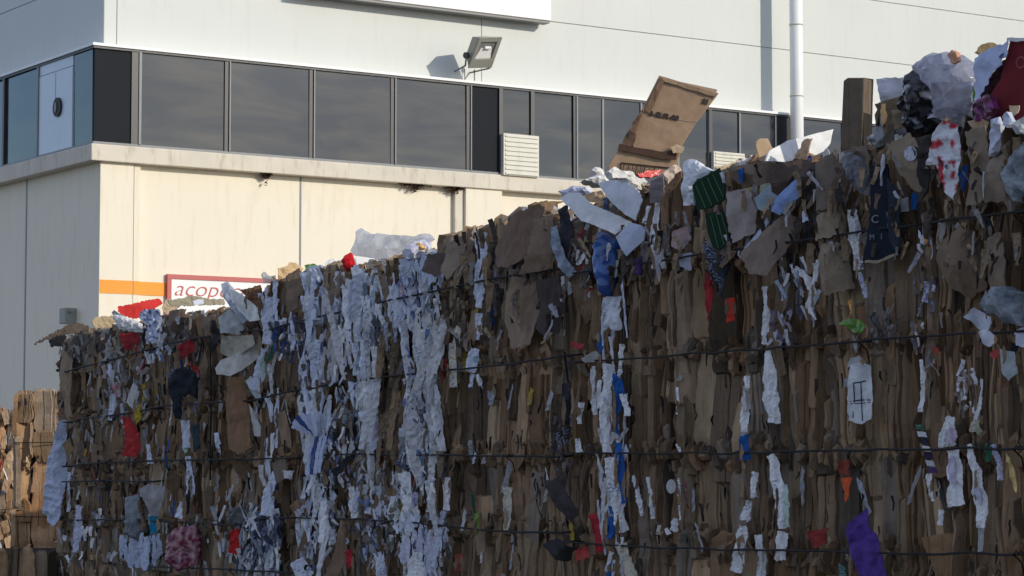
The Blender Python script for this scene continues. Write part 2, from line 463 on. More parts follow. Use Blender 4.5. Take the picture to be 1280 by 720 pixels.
for (u0, u1, v0, v1) in ((-.22, .22, .165, .235), (-.22, .22, -.235, -.10), (-.22, -.16, -.099, .164), (.15, .22, -.099, .164)):
    q = MB(); q.box(FX, u0, u1, .031, .055, v0, v1); bevel(q.build('front_frame', M['lamp_metal'], fx), .004)
q = MB(); vs = [FX(a, .033, c) for a, c in ((-.16, -.1), (.15, -.1), (.15, .0), (-.16, .0))] + [FX(a, .036, c) for a, c in ((-.16, .001), (.15, .001), (.15, .165), (-.16, .165))]
q.add(vs, [(0, 1, 2, 3)]); 
q.v = q.v[:4]; q.c = q.c[:4]; q.build('reflector', M['reflector'], fx)
q = MB(); q.box(FX, -.159, .149, .031, .034, .001, .163); q.build('inner_housing', M['grey_metal'], fx)
q = MB(); q.add([FX(a, b, c) for a, b, c in ((-.155, .040, -.095), (.145, .040, -.095), (.10, .037, .07), (-.10, .037, .07))], [(0, 1, 2, 3)]); q.build('reflector_bowl', M['white'], fx)
q = MB(); q.tube([FX(-.05, .05, .075), FX(.06, .05, .075)], .022, 8); q.build('lamp_tube', M['white'], fx)
q = MB(); q.tube([FX(-.26, -.05, -.09), FX(-.215, -.05, -.09)], .045, 10); q.build('hinge_knob', M['dark_metal'], fx)
q = MB(); q.tube([FX(.215, -.05, -.09), FX(.25, -.05, -.09)], .035, 10); q.build('hinge_knob', M['dark_metal'], fx)
q = MB()
for sgn in (-1, 1):
    q.tube([FX(sgn * .235, -.05, -.09), BR(ft + sgn * .20, .2, fz - .20), BR(ft + sgn * .12, -.19, fz - .22)], .012, 6)
q.tube([BR(ft - .1, .02, fz - .21), BR(ft - .1, .03, zt + .03)], .006, 5); q.tube([BR(ft + .06, .02, fz - .21), BR(ft + .06, .03, zt + .03)], .009, 5)
q.build('bracket', M['grey_metal'], fx)
tag(fx, 'square grey floodlight tilted down from the wall above the windows', 'floodlight'); rebase(fx, fc)

# wall sign with red frame and red lettering
sg = empty('wall_sign')
s0, sz1 = hr(210, 343.5, -.05); s1 = hr(352, 350, -.05)[0]; sz0 = sz1 - .52
q = MB(); q.box(BR, s0, s1, -.09, -.055, sz0, sz1); q.build('sign_panel', M['white'], sg)
bw = .048
q = MB(); q.box(BR, s0 - .01, s1 + .01, -.088, -.04, sz1 - bw, sz1 + .01); q.box(BR, s0 - .01, s0 + bw, -.088, -.041, sz0, sz1 - bw - .001)
q.box(BR, s1 - bw, s1 + .01, -.088, -.041, sz0, sz1 - bw - .001); q.build('red_border', M['sign_red'], sg)
def text_obj(body, size, mat, mw, name='lettering', parent=None, ext=.002, bold=0.0, shear=0.0, sx=1.0):
    cu = bpy.data.curves.new(name, 'FONT'); cu.body = body; cu.size = size; cu.extrude = ext; cu.offset = bold; cu.shear = shear
    o = bpy.data.objects.new(name, cu); COL.objects.link(o)
    bpy.context.view_layer.update()
    me = bpy.data.meshes.new_from_object(o.evaluated_get(bpy.context.evaluated_depsgraph_get()))
    bpy.data.objects.remove(o)
    me.materials.clear(); me.materials.append(mat)
    me.transform(mw @ Matrix.Diagonal((sx, 1, 1, 1)))
    ob = bpy.data.objects.new(name, me); COL.objects.link(ob); ob.parent = parent
    return ob
def basis(o, x, y, z):
    m = Matrix.Identity(4)
    for i, v in enumerate((x, y, z)):
        for j in range(3): m[j][i] = v[j]
    for j in range(3): m[j][3] = o[j]
    return m
text_obj('acopeco', .285, M['sign_red'], basis(BR(s0 + bw + .03, -.052, sz1 - .26), rd, Vector((0, 0, 1)), nr), 'lettering', sg, .002, -.003, .3, 1.15)
tag(sg, 'white wall sign with a red border and curly red lettering', 'sign'); rebase(sg, BR(s0, -.05, sz0))

# small box with an arm on the shaded wall
jb = empty('junction_box')
jt, jz = hl(83, 395, 0)
q = MB(); q.box(BL, jt - .09, jt + .09, -.099, .06, jz - .10, jz + .10); bevel(q.build('box_body', M['lamp_metal'], jb), .008)
q = MB(); q.tube([BL(jt - .08, .0, jz + .05), BL(jt - .26, .02, jz + .04)], .012, 6); q.build('box_arm', M['mullion'], jb)
tag(jb, 'small grey metal box with an arm on the shaded side wall', 'junction box'); rebase(jb, BL(jt, -.1, jz - .1))

# ------------------------------------------------------------------ sheets
def smooth_noise(p, f): return noise.noise(Vector(p) * f)
def ridged(p, f):
    return 1 - 2 * abs(noise.noise(Vector(p) * f))
def inside(x, y, poly):
    c = False; j = len(poly) - 1
    for i in range(len(poly)):
        xi, yi = poly[i]; xj, yj = poly[j]
        if (yi > y) != (yj > y) and x < (xj - xi) * (y - yi) / (yj - yi) + xi: c = not c
        j = i
    return c
def edge_dist(x, y, poly):
    d = 1e9
    for i in range(len(poly)):
        x1, y1 = poly[i]; x2, y2 = poly[(i + 1) % len(poly)]
        dx, dy = x2 - x1, y2 - y1; l2 = dx * dx + dy * dy or 1e-12
        t = max(0, min(1, ((x - x1) * dx + (y - y1) * dy) / l2))
        d = min(d, math.hypot(x - x1 - t * dx, y - y1 - t * dy))
    return d
def fill(poly, sp, rag):
    """outline resampled with torn jitter + jittered inner points, triangulated"""
    out = []
    for i in range(len(poly)):
        a = Vector(poly[i]); b = Vector(poly[(i + 1) % len(poly)])
        L = (b - a).length; k = max(1, int(round(L / sp)))
        nn = Vector((-(b - a).y, (b - a).x)); nn = nn / (nn.length or 1)
        for j in range(k):
            p = a.lerp(b, j / k)
            out.append(p + nn * random.uniform(-rag, rag) * (0.4 if j == 0 else 1))
    nb = len(out); pts = list(out)
    xs = [p.x for p in out]; ys = [p.y for p in out]
    pl = [(p.x, p.y) for p in out]
    y = min(ys) + sp * .6; row = 0
    while y < max(ys):
        x = min(xs) + sp * (.3 + .5 * (row % 2))
        while x < max(xs):
            px, py = x + random.uniform(-.25, .25) * sp, y + random.uniform(-.25, .25) * sp
            if inside(px, py, pl) and edge_dist(px, py, pl) > sp * .35: pts.append(Vector((px, py)))
            x += sp
        y += sp * .87; row += 1
    v, e, f, *_ = delaunay_2d_cdt(pts, [], [list(range(nb))], 1, 1e-7)
    return v, [tuple(x) for x in f], pl
def sheet(poly, P, sp=.02, rag=.002, crum=.004, cf=25, thick=.0025, bend=(0, 0), puff=0, flat=False, colf=None, col=(.3, .3, .3), an=(1, 1), folds=()):
    """poly in plane coords; P(u,v,w) -> world. returns verts, faces, cols"""
    try:
        v2, f2, pl = fill(poly, sp, rag)
    except Exception:
        return [], [], []
    cx = sum(p[0] for p in poly) / len(poly); cy = sum(p[1] for p in poly) / len(poly)
    so = Vector((random.uniform(-50, 50), random.uniform(-50, 50), random.uniform(-50, 50)))
    top, bot, cols = [], [], []
    nv = len(v2)
    for p in v2:
        q = so + Vector((p.x * an[0], p.y * an[1], 0))
        w = crum * (ridged(q, cf) + .5 * ridged(q * 1.0 + Vector((7, 3, 1)), cf * 2.3)) if crum else 0
        w += bend[0] * (p.x - cx) ** 2 + bend[1] * (p.y - cy) ** 2
        for (fa, fo, fm) in folds: w += fm * max(0, (p.x - cx) * math.cos(fa) + (p.y - cy) * math.sin(fa) - fo)
        pf = 0
        if puff: pf = puff * min(1.0, math.sqrt(edge_dist(p.x, p.y, pl) / (puff * 1.2 + 1e-6)))
        top.append(P(p.x, p.y, w + pf + thick / 2)); bot.append(P(p.x, p.y, (w if not puff else -w) - pf - thick / 2))
        cols.append(colf(p.x, p.y) if colf else col)
    faces = []
    ecount = {}
    for f in f2:
        for i in range(len(f)):
            e = (f[i], f[(i + 1) % len(f)])
            ecount[e] = 1
    for f in f2:
        faces.append(f); faces.append(tuple(i + nv for i in reversed(f)))
    for (a, b) in ecount:
        if (b, a) not in ecount: faces.append((b, a, a + nv, b + nv))
    return top + bot, faces, cols + cols

# frame of the stack's long face: s runs left/away, n towards the camera, h up
SD = Vector((-math.sin(R(23.1)), math.cos(R(23.1)), 0))
SN = Vector((-SD.y, SD.x, 0))
if SN.dot(Vector((0, -1, 0))) < 0: SN = -SN
S0 = hit(1280, 265, Vector((0, 5.1, 0)), Vector((0, 1, 0))); S0.z = 0
class Frame:
    def __init__(s, o, d, n): s.o, s.d, s.n = o, d, n
    def __call__(s, a, n, h): return s.o + s.d * a + s.n * n + Vector((0, 0, h))
    def px(s, x, y, n=0.0):
        p = hit(x, y, s.o + s.n * n, s.n); q = p - s.o
        return q.dot(s.d), p.z
ST = Frame(S0, SD, SN)
def to_px(p):
    q = p - CAM; z = q.y * CP + q.z * SP; y = -q.y * SP + q.z * CP
    return 640 + F_PX * q.x / z, 360 - F_PX * y / z

# browns of card (real colours), picked per sheet
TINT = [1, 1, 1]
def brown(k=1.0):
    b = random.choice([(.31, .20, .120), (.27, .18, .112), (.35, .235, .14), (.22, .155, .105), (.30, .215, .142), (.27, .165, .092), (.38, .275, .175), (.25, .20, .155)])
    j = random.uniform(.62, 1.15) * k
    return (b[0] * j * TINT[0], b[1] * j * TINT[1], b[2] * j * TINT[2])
def jit(c, a=.6, b=1.05):
    k = random.uniform(a, b); return tuple(v * k for v in c)
def whitish():
    j = random.uniform(.75, 1.05)
    b = random.choice([(.66, .67, .70), (.72, .72, .72), (.62, .66, .74), (.60, .60, .60), (.70, .68, .62)])
    return tuple(c * j for c in b)

def flow(s, h, amp):
    """the sideways drift all layers of a bale share, so neighbouring folds bend together"""
    return amp * (noise.noise(Vector((s * 2.2, h * 6.5, 4))) * 1.6 + .5 * noise.noise(Vector((s * 5, h * 15, 9))))
def pleat(fr, s0, s1, h0, h1, n, dep, col, rag=.012, wires=(), lean=0.0, px=.004, taper=True):
    """a pressed card edge: creased in sharp facets, cracks down both sides, crushed under the wires, torn ends"""
    w = s1 - s0; L = h1 - h0
    k = 1 if w < 6 * px else 2 if w < 10 * px else 4
    U = [0, .06] + [(i + random.uniform(.2, .8)) / k * .88 + .06 for i in range(k)] + [.94, 1]
    m = max(2, int(L / .028))
    V = [0] + [(i + random.uniform(.15, .85)) / m for i in range(m)] + [1]
    grv = {}
    for q in range(random.choice([0, 1, 2, 3]) if w > 7 * px else 0):
        g_ = random.uniform(.15, .85); gw = .8 * px / w
        U += [g_ - gw, g_, g_ + gw]; grv[g_] = random.uniform(.006, .018)
    U.sort()
    saw = min(.026, w * random.uniform(.1, .5)) * (1 if random.random() < .75 else -1)
    lay = random.choice([.0012, .002, .0045])
    ridge = [random.uniform(-lay, lay) - grv.get(x, 0) for x in U]
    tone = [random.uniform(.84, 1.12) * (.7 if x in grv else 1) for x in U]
    ph = random.uniform(0, 50); tw = random.uniform(-.3, .3) * min(w, 8 * px)
    lt = random.uniform(-.016, .016)
    e0, e1 = (random.uniform(.25, 1), random.uniform(.25, 1)) if taper else (1, 1)
    vs, cs, fs = [], [], []
    for jv, v in enumerate(V):
        hh = h0 + L * v
        wid = 1 + .24 * noise.noise(Vector((ph, hh * 13, 3)))
        et = min(1, v * L / .03); eb = min(1, (1 - v) * L / .03)
        wid *= (e0 + (1 - e0) * et) * (e1 + (1 - e1) * eb)
        near = 0
        for q in wires: near = max(near, 1 - abs(hh - q) / .042)
        crease = .008 * noise.noise(Vector((ph + 5, hh * 12, 7))) + lt * (v - .5) - .009 * near
        crush = .0012 + .006 * near
        sh = flow(s0, hh, px * 3.2) + min(.22 * w, 2 * px) * noise.noise(Vector((ph, hh * 8, 0))) + tw * (v - .5) + near * random.uniform(-.12, .12) * w
        end = -dep * .7 if jv in (0, len(V) - 1) else 0
        for iu, u in enumerate(U):
            h = hh + random.uniform(-.5, .5) * rag * (1 if jv in (0, len(V) - 1) else .3)
            nn = n + saw * (u - .5) + ridge[iu] + crease + random.uniform(-crush, crush) + end
            if iu in (0, len(U) - 1): nn -= dep
            vs.append(fr(s0 + w * .5 + (u - .5) * w * wid + sh, nn, h))
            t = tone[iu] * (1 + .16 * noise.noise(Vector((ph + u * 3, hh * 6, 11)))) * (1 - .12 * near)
            cs.append((col[0] * t, col[1] * t, col[2] * t))
    a = len(U)
    for jv in range(len(V) - 1):
        for iu in range(a - 1):
            b = jv * a + iu
            fs.append((b, b + 1, b + a + 1, b + a))
    return vs, fs, cs

# silhouette of the stack's top edge as read along its front face
SIL = [(75, 430), (100, 417), (150, 408), (185, 404), (200, 400), (215, 397), (260, 390), (300, 382), (325, 366), (345, 352), (380, 340), (430, 333), (480, 328), (520, 322),
       (545, 306), (575, 292), (600, 285), (630, 272), (660, 264), (690, 262), (705, 270), (760, 250), (800, 238), (860, 226), (900, 214), (940, 205), (1000, 200),
       (1050, 192), (1100, 180), (1140, 172), (1180, 163), (1240, 152), (1280, 148)]
SILS = sorted(ST.px(x, y) for x, y in SIL)
def top_h(s):
    if s <= SILS[0][0]: return SILS[0][1] + .01
    for (a, ha), (b, hb) in zip(SILS, SILS[1:]):
        if s <= b: return ha + (hb - ha) * (s - a) / (b - a)
    return SILS[-1][1]
# wires, traced on the face
WIRES = {
 'far': [[(78, 466), (97, 461), (150, 447), (186, 437)], [(80, 528), (100, 525), (175, 514), (190, 511)], [(80, 583), (89, 582), (135, 578), (190, 576)],
       [(80, 602), (131, 601), (190, 602)], [(80, 650), (153, 650), (190, 651)]],
 'mid': [[(190, 436), (210, 430), (275, 417), (342, 411), (368, 404)], [(190, 510), (210, 507), (320, 500), (370, 488)], [(190, 576), (229, 575), (368, 573)],
       [(190, 651), (245, 653), (293, 657), (331, 648), (368, 647)], [(190, 708), (290, 712), (368, 716)]],
 'near': [[(372, 403), (395, 397), (453, 384), (519, 369), (566, 359), (612, 350), (650, 343), (698, 336)], [(372, 487), (456, 474), (519, 467), (640, 455), (700, 446), (712, 444)],
       [(372, 568), (500, 568), (640, 570), (700, 571)], [(372, 647), (500, 651), (550, 657), (640, 665), (700, 666)]],
 'front': [[(704, 343), (740, 339), (800, 330), (890, 317), (960, 307), (1060, 292), (1120, 285), (1185, 275), (1280, 265), (1330, 258)],
       [(712, 452), (750, 451), (815, 447), (865, 442), (960, 436), (1017, 432), (1085, 426), (1135, 421), (1280, 414), (1330, 410)],
       [(704, 567), (755, 567), (960, 566), (1110, 562), (1280, 560), (1330, 559)], [(704, 677), (760, 682), (840, 685), (960, 688), (1110, 692), (1280, 692), (1330, 692)]]}
SEAM = [ST.px(x, 570)[0] for x in (74, 190, 371, 703)] + [-.32]
GROUP = 'wired bales of waste cardboard in the stack'
ZS = 1.07                              # top of the bottom row
WH = [EYE + .02, EYE - .21, EYE + .265, EYE + .515]

def add_sheets(root, items, mat, cap=92, name='cardboard_layer', stuff='packed_layers'):
    items.sort(key=lambda it: -it[3])
    for vs, fs, cs, _ in items[:cap]:
        link(name, vs, fs, mat, root, cs)
    if items[cap:]:
        q = MB()
        for vs, fs, cs, _ in items[cap:]: q.add(vs, fs, cs)
        o = q.build(stuff, mat, root)
        o['kind'] = 'stuff'

def core(fr, s0, s1, h0, h1, nb, root, nf=-.045):
    q = MB()
    ns = 14
    # slightly uneven block behind the folded edges, its near-black colour painting shade into the gaps
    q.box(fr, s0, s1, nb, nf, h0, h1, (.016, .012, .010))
    return q.build('bale_core', M['card'], root)

def make_bale(key, s0, s1, label, fr=ST, h0=ZS + .005, tf=top_h, depth=1.12, detail=1.0, bright=1.0, wires=None, cap=92, loc=None, group=GROUP, flaps=22, papers=20):
    root = empty('cardboard_bale')
    hmin = min(tf(s0 + .05), tf(s1 - .05), tf((s0 + s1) / 2))
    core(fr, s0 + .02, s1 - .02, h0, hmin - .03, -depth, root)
    items = []
    # the face is banded: long flat folds between the wires, short crinkled ones under each wire
    wl = [h for h in wires or [] if h > h0 + .06]
    if not wires:
        wl = [h0 + .12 + k * .25 for k in range(int((hmin - h0 - .1) / .25) + 1)]
    def ppm_at(s):
        if fr is not ST: return 190
        x1, _ = to_px(fr(s, 0, EYE)); x2, _ = to_px(fr(s + .01, 0, EYE)); return abs(x2 - x1) / .01
    s = s0 + .005
    patch = 1.0; left = 0
    while s < s1 - .005:
        ppm = ppm_at(s); far_k = .5 + .5 * min(1, ppm / 300)
        if left <= 0: patch = random.choice([.7, 1, 1.2, 1.5, 1.5, 2.0, 2.4]); left = random.uniform(30, 80)
        w = random.choice([4, 5, 7, 8, 9, 11, 13]) * patch * far_k / ppm / detail
        left -= w * ppm
        w = min(w, s1 - s)
        tone = random.uniform(.8, 1.15)
        ht = tf(s + w / 2) - .012 + random.uniform(-.03, .022)
        a = h0 - .005
        base_n = random.uniform(-.014, .006)
        while ht - a > .02:
            L = random.choice([.12, .18, .2, .24, .28, .45]) * random.uniform(.8, 1.2)
            snap = [q + random.uniform(.02, .05) * random.choice((-1, 1)) for q in wl if abs(q - a - L) < .10]
            b = random.choice(snap) if snap and random.random() < .85 else a + L
            if ht - b < .07: b = ht
            near = any(abs((a + b) / 2 - q) < .05 for q in wl)
            n = base_n + random.uniform(-.012, .006) - (.016 if random.random() < .12 else 0)
            c = brown(tone * bright)
            if random.random() < .06: c = tuple(x * .4 for x in c)
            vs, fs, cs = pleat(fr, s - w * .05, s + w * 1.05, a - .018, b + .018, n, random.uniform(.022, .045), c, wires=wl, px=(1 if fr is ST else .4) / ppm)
            items.append((vs, fs, cs, w * (b - a)))
            if random.random() < .35 * detail:
                x = s + random.uniform(-.2, .9) * w; q1 = a + random.uniform(0, .5) * (b - a); q2 = min(ht, q1 + random.uniform(.06, .25))
                vs, fs, cs = pleat(fr, x, x + random.uniform(1.5, 4) / ppm, q1, q2, n + .012, .03, brown(tone * bright), wires=wl, px=1 / ppm)
                items.append((vs, fs, cs, .0001))
            a = b
        s += w * random.uniform(.9, 1.0) + (random.uniform(.5, 2.2) / ppm if random.random() < .35 else 0)
    # crushed bits of card squeezed out beside the wires
    for q in wl:
        for _ in range(int(42 * (s1 - s0) * detail)):
            sc_ = random.uniform(s0 + .02, s1 - .02); ppm = ppm_at(sc_); ww = random.uniform(2.5, 7) / ppm; x = q + random.gauss(0, .022); hl2 = random.uniform(.008, .03)
            if x + hl2 > tf(sc_) - .02: continue
            vs, fs, cs = pleat(fr, sc_, sc_ + ww, x - hl2, x + hl2, random.uniform(-.004, .016), .02, brown(bright * random.uniform(.6, 1.1)), px=1 / ppm, lean=0)
            items.append((vs, fs, cs, .00005))
    # torn flaps lying over the folded edges
    for k in range(int(flaps * (s1 - s0))):
        cs_, ch = random.uniform(s0 + .05, s1 - .05), 0
        ch = random.uniform(h0 + .08, tf(cs_) - .05)
        w, h = random.uniform(.02, .05), random.uniform(.04, .14)
        c = brown(bright * random.uniform(.75, 1.15))
        yaw, pit, rl = random.uniform(0, 1.0) if fr is ST else random.uniform(-.5, .5), random.uniform(-.25, .25), random.uniform(-.35, .35)
        pl = [(-w * random.uniform(.6, 1), -h * random.uniform(.5, 1)), (w * random.uniform(.4, 1), -h * random.uniform(.6, 1)), (w, random.uniform(-.3, .5) * h), (w * random.uniform(.2, 1), h * random.uniform(.6, 1)), (-w, h * random.uniform(.5, 1))]
        P = plane_at(fr, cs_, .014 + random.uniform(0, .01), ch, yaw, pit, rl)
        vs, fs, cs = sheet(pl, P, .018, .003, .004, 22, .003, bend=(random.uniform(-3, 2), random.uniform(-1.2, .6)), col=c)
        items.append((vs, fs, cs, w * h * .5))
    add_sheets(root, items, M['card'], cap)
    # loose bits of paper caught between the layers
    bits = []
    for k in range(int(papers * (s1 - s0))):
        cs_ = random.uniform(s0 + .03, s1 - .03); ch = random.uniform(h0 + .03, tf(cs_) - .03)
        w, h = random.uniform(.003, .011), random.uniform(.01, .06)
        c = whitish() if random.random() < .8 else random.choice([(.45, .04, .04), (.03, .10, .35), (.5, .35, .05), (.02, .02, .03), (.05, .2, .12)])
        c = jit(c, .45, .95)
        P = plane_at(fr, cs_, .018, ch, random.uniform(0, 1.2), random.uniform(-.3, .3), random.uniform(-.3, .3))
        vs, fs, cs = sheet([(-w, -h), (w * .7, -h * .8), (w, h * .7), (-w * .5, h)], P, .01, .002, .003, 60, .001, bend=(0, -2), col=c)
        bits.append((vs, fs, cs, w * h))
    if bits:
        q = MB()
        for vs, fs, cs, _ in bits: q.add(vs, fs, cs)
        o = q.build('paper_bits', M['paper'], root); o['kind'] = 'stuff'
    tag(root, label, 'bale', group)
    return root

def plane_at(fr, s, n, h, yaw=0, pitch=0, roll=0):
    """local frame on the face: u to the picture's right (-s), v up, w out of the face"""
    o = fr(s, n, h)
    u, v, w = -fr.d, Vector((0, 0, 1)), fr.n
    m = Matrix.Rotation(yaw, 3, v) @ Matrix.Rotation(pitch, 3, u) @ Matrix.Rotation(roll, 3, w)
    u, v, w = m @ u, m @ v, m @ w
    return lambda a, b, c: o + u * a + v * b + w * c

# ------------------------------------------------------------------ the stack of bales
def wire_h(key, x):
    out = []
    for ln in WIRES[key]:
        for (x0, y0), (x1, y1) in zip(ln, ln[1:]):
            if x0 <= x <= x1: out.append(ST.px(x, y0 + (y1 - y0) * (x - x0) / (x1 - x0))[1]); break
    return out
far_b = make_bale('far', SEAM[1], SEAM[0], 'farthest bale of the long shaded stack, grubby brown with its end towards the side wall', detail=1.0, bright=.85, papers=70, flaps=16, wires=wire_h('far', 130))
mid_b = make_bale('mid', SEAM[2], SEAM[1], 'brown bale holding a navy cloth and cream sheets, second from the far end', detail=1.0, bright=.88, papers=60, flaps=12, wires=wire_h('mid', 280))
near_b = make_bale('near', SEAM[3], SEAM[2], 'bale full of crumpled white paper strips beside plain brown card, middle of the stack', detail=1.0, papers=26, flaps=6, wires=wire_h('near', 550))
front_b = make_bale('front', SEAM[4], SEAM[3], 'nearest and tallest brown bale, with a purple scrap and a grid-ruled sheet in its face', detail=1.0, papers=14, flaps=4, wires=wire_h('front', 950))
def bale_of(x): return far_b if x < 190 else mid_b if x < 371 else near_b if x < 703 else front_b
flat_top = lambda s: ZS - .01
for i, (a, b, l) in enumerate(((SEAM[1], SEAM[0], 'lower bale under the farthest bale of the long stack'), (SEAM[2], SEAM[1], 'lower bale under the one with the navy cloth'),
                               (SEAM[3], SEAM[2], 'lower bale under the one full of white paper'), (SEAM[4], SEAM[3], 'lower bale under the nearest bale'))):
    make_bale('low', a, b, l, h0=.02, tf=flat_top, detail=1.0 if i < 2 else .45, bright=.85, cap=60 if i < 2 else 20, papers=30 if i < 1 else 4, flaps=20 if i < 1 else 2)
back = Frame(ST(0, -1.2, 0), SD, SN)  # unseen second row, added to cast shadow onto the tan bale
make_bale('back', SEAM[2] + 1.2, SEAM[0] - .05, 'added upper bale in an unseen second row, lengthening the stack shadow at its far end', fr=back, tf=lambda s: EYE + .66, detail=.4, cap=20, papers=2, flaps=2)
make_bale('back', SEAM[2] + 1.2, SEAM[0] - .05, 'added lower bale in an unseen second row, carrying the upper one that casts shadow', fr=back, h0=.02, tf=flat_top, detail=.4, cap=20, papers=2, flaps=2)

# ---- wires
for key, root in (('far', far_b), ('mid', mid_b), ('near', near_b), ('front', front_b)):
    for line in WIRES[key]:
        pts = []
        for (x0, y0), (x1, y1) in zip(line, line[1:]):
            k = max(2, int((x1 - x0) / 12))
            for j in range(k):
                t = j / k; x = x0 + (x1 - x0) * t; y = y0 + (y1 - y0) * t
                s, h = ST.px(x, y, .055)
                pts.append(ST(s, .060 + .010 * noise.noise(Vector((s * 5, h * 3, 2))), h + .004 * noise.noise(Vector((s * 9, 5, h)))))
        x, y = line[-1]; s, h = ST.px(x, y, .055)
        pts.append(ST(s, .05, h)); pts.append(ST(s - .02, -.05, h + .01)); pts.insert(0, pts[0] - SN * .07)
        q = MB(); q.tube(pts, {'front': .0030, 'near': .0035, 'mid': .0040, 'far': .0044}[key], 6, (.02, .02, .02)); q.build('binding_wire', M['wire'], root, True)
        # a twisted knot here and there
        kx = random.choice(line[1:-1])
        s, h = ST.px(kx[0], kx[1], .055)
        pts = [ST(s + .05 * (i / 10 - .5), .06 + .005 * math.sin(i * 2.1), h + .005 * math.cos(i * 2.1)) for i in range(11)] + [ST(s + .03, .04, h - .02), ST(s + .035, .03, h - .05)]
        q = MB(); q.tube(pts, .002, 5, (.02, .02, .02)); q.build('wire_knot', M['wire'], root, True)
for pl, root in (([(264, 398), (265, 420), (264, 450), (265, 500), (264, 560), (264, 600)], mid_b), ([(270, 455), (272, 478), (283, 492), (285, 512)], mid_b),
                 ([(1224, 262), (1238, 275), (1250, 310), (1262, 330)], front_b), ([(1232, 262), (1236, 285), (1251, 300), (1256, 268)], front_b), ([(707, 440), (712, 480), (709, 530)], near_b)):
    pts = []
    for (x, y) in pl:
        s, h = ST.px(x, y, .03); pts.append(ST(s, .034, h))
    q = MB(); q.tube(pts, .004, 6, (.02, .02, .02)); q.build('loose_wire', M['wire'], root, True)

# ---- traced pieces
WHT = (.80, .80, .81); BLU = (.68, .72, .83); CRM = (.58, .54, .44); GRY = (.42, .43, .44); LAV = (.55, .56, .68)
def strip(pts):
    L, Rr = [], []
    for i, (x, y, w) in enumerate(pts):
        a = pts[max(0, i - 1)]; b = pts[min(len(pts) - 1, i + 1)]
        dx, dy = b[0] - a[0], b[1] - a[1]; l = math.hypot(dx, dy) or 1
        nx, ny = -dy / l, dx / l
        L.append((x + nx * w / 2, y + ny * w / 2)); Rr.append((x - nx * w / 2, y - ny * w / 2))
    return L + Rr[::-1]
def local(pts, n, yaw=0, pitch=0, roll=0, fr=ST, lift=True):
    """plane through the traced outline: turned from the face towards the viewer's side, its inner edge kept at n"""
    cx = sum(p[0] for p in pts) / len(pts); cy = sum(p[1] for p in pts) / len(pts)
    view = ray(cx, cy).normalized()
    off = math.acos(max(-1, min(1, -(Vector((view.x, view.y, 0)).normalized()).dot(fr.n))))
    turn = max(-1.25, min(2.1, off - .62 + yaw * .6))
    n1 = n
    for it in range(2):
        s, h = fr.px(cx, cy, n1)
        P = plane_at(fr, s, n1, h, turn, pitch, roll)
        o = P(0, 0, 0); u = P(1, 0, 0) - o; v = P(0, 1, 0) - o; w = P(0, 0, 1) - o
        out = []; mn = 0
        for (x, y) in pts:
            p = hit(x, y, o, w) - o
            out.append((p.dot(u), p.dot(v))); mn = min(mn, p.dot(fr.n))
        if not lift or it: break
        n1 = n + min(.05, -mn * .8)
    return out, P
def onto(P, pts, n):
    o = P(0, 0, 0); u = P(1, 0, 0) - o; v = P(0, 1, 0) - o; w = P(0, 0, 1) - o; out = []
    for (x, y) in pts:
        p = hit(x, y, o + w * n, w) - o; out.append((p.dot(u), p.dot(v)))
    return out
LAST = {}
def scale_of(pts, n, fr=ST):
    s, h = fr.px(pts[0][0], pts[0][1], n); return (fr(s, n, h) - CAM).length / F_PX
def piece(name, pts, col, n=.024, yaw=0, pitch=0, crum=.005, cf=30, sp=None, rag=None, mat='paper', thick=.0018, bend=(0, 0), puff=0, root='auto', colf=None, smooth=False, label=None, fr=ST, base=None, an=(1, 1), folds=None):
    k = scale_of(pts, n, fr)
    sp = sp or max(.010, 3.2 * k); rag = k * .9 if rag is None else rag
    if base is None:
        pl, P = local(pts, n, yaw, pitch, fr=fr)
    else:                                  # printed on / stuck to another piece: same plane, n in front of it
        pl = onto(base, pts, n); Pb = base; P = lambda a, b, c: Pb(a, b, c + n)
    LAST['P'] = P
    vs, fs, cs = sheet(pl, P, sp, rag, crum, cf, thick, bend, puff, colf=(lambda x, y: colf(x, y, pl)) if colf else None, col=col, an=an, folds=folds or ())
    if not vs: return None
    if root == 'auto': root = bale_of(sum(p[0] for p in pts) / len(pts))
    o = link(name, vs, fs, M[mat], root, cs, smooth)
    if label: o['label'] = label
    return o
def blot(c1, c2, f=40, th=.1):
    sd = random.uniform(0, 99)
    return lambda x, y, pl: c2 if noise.noise(Vector((x * f + sd, y * f * .7, sd))) > th else c1
PR = random.Random(5)
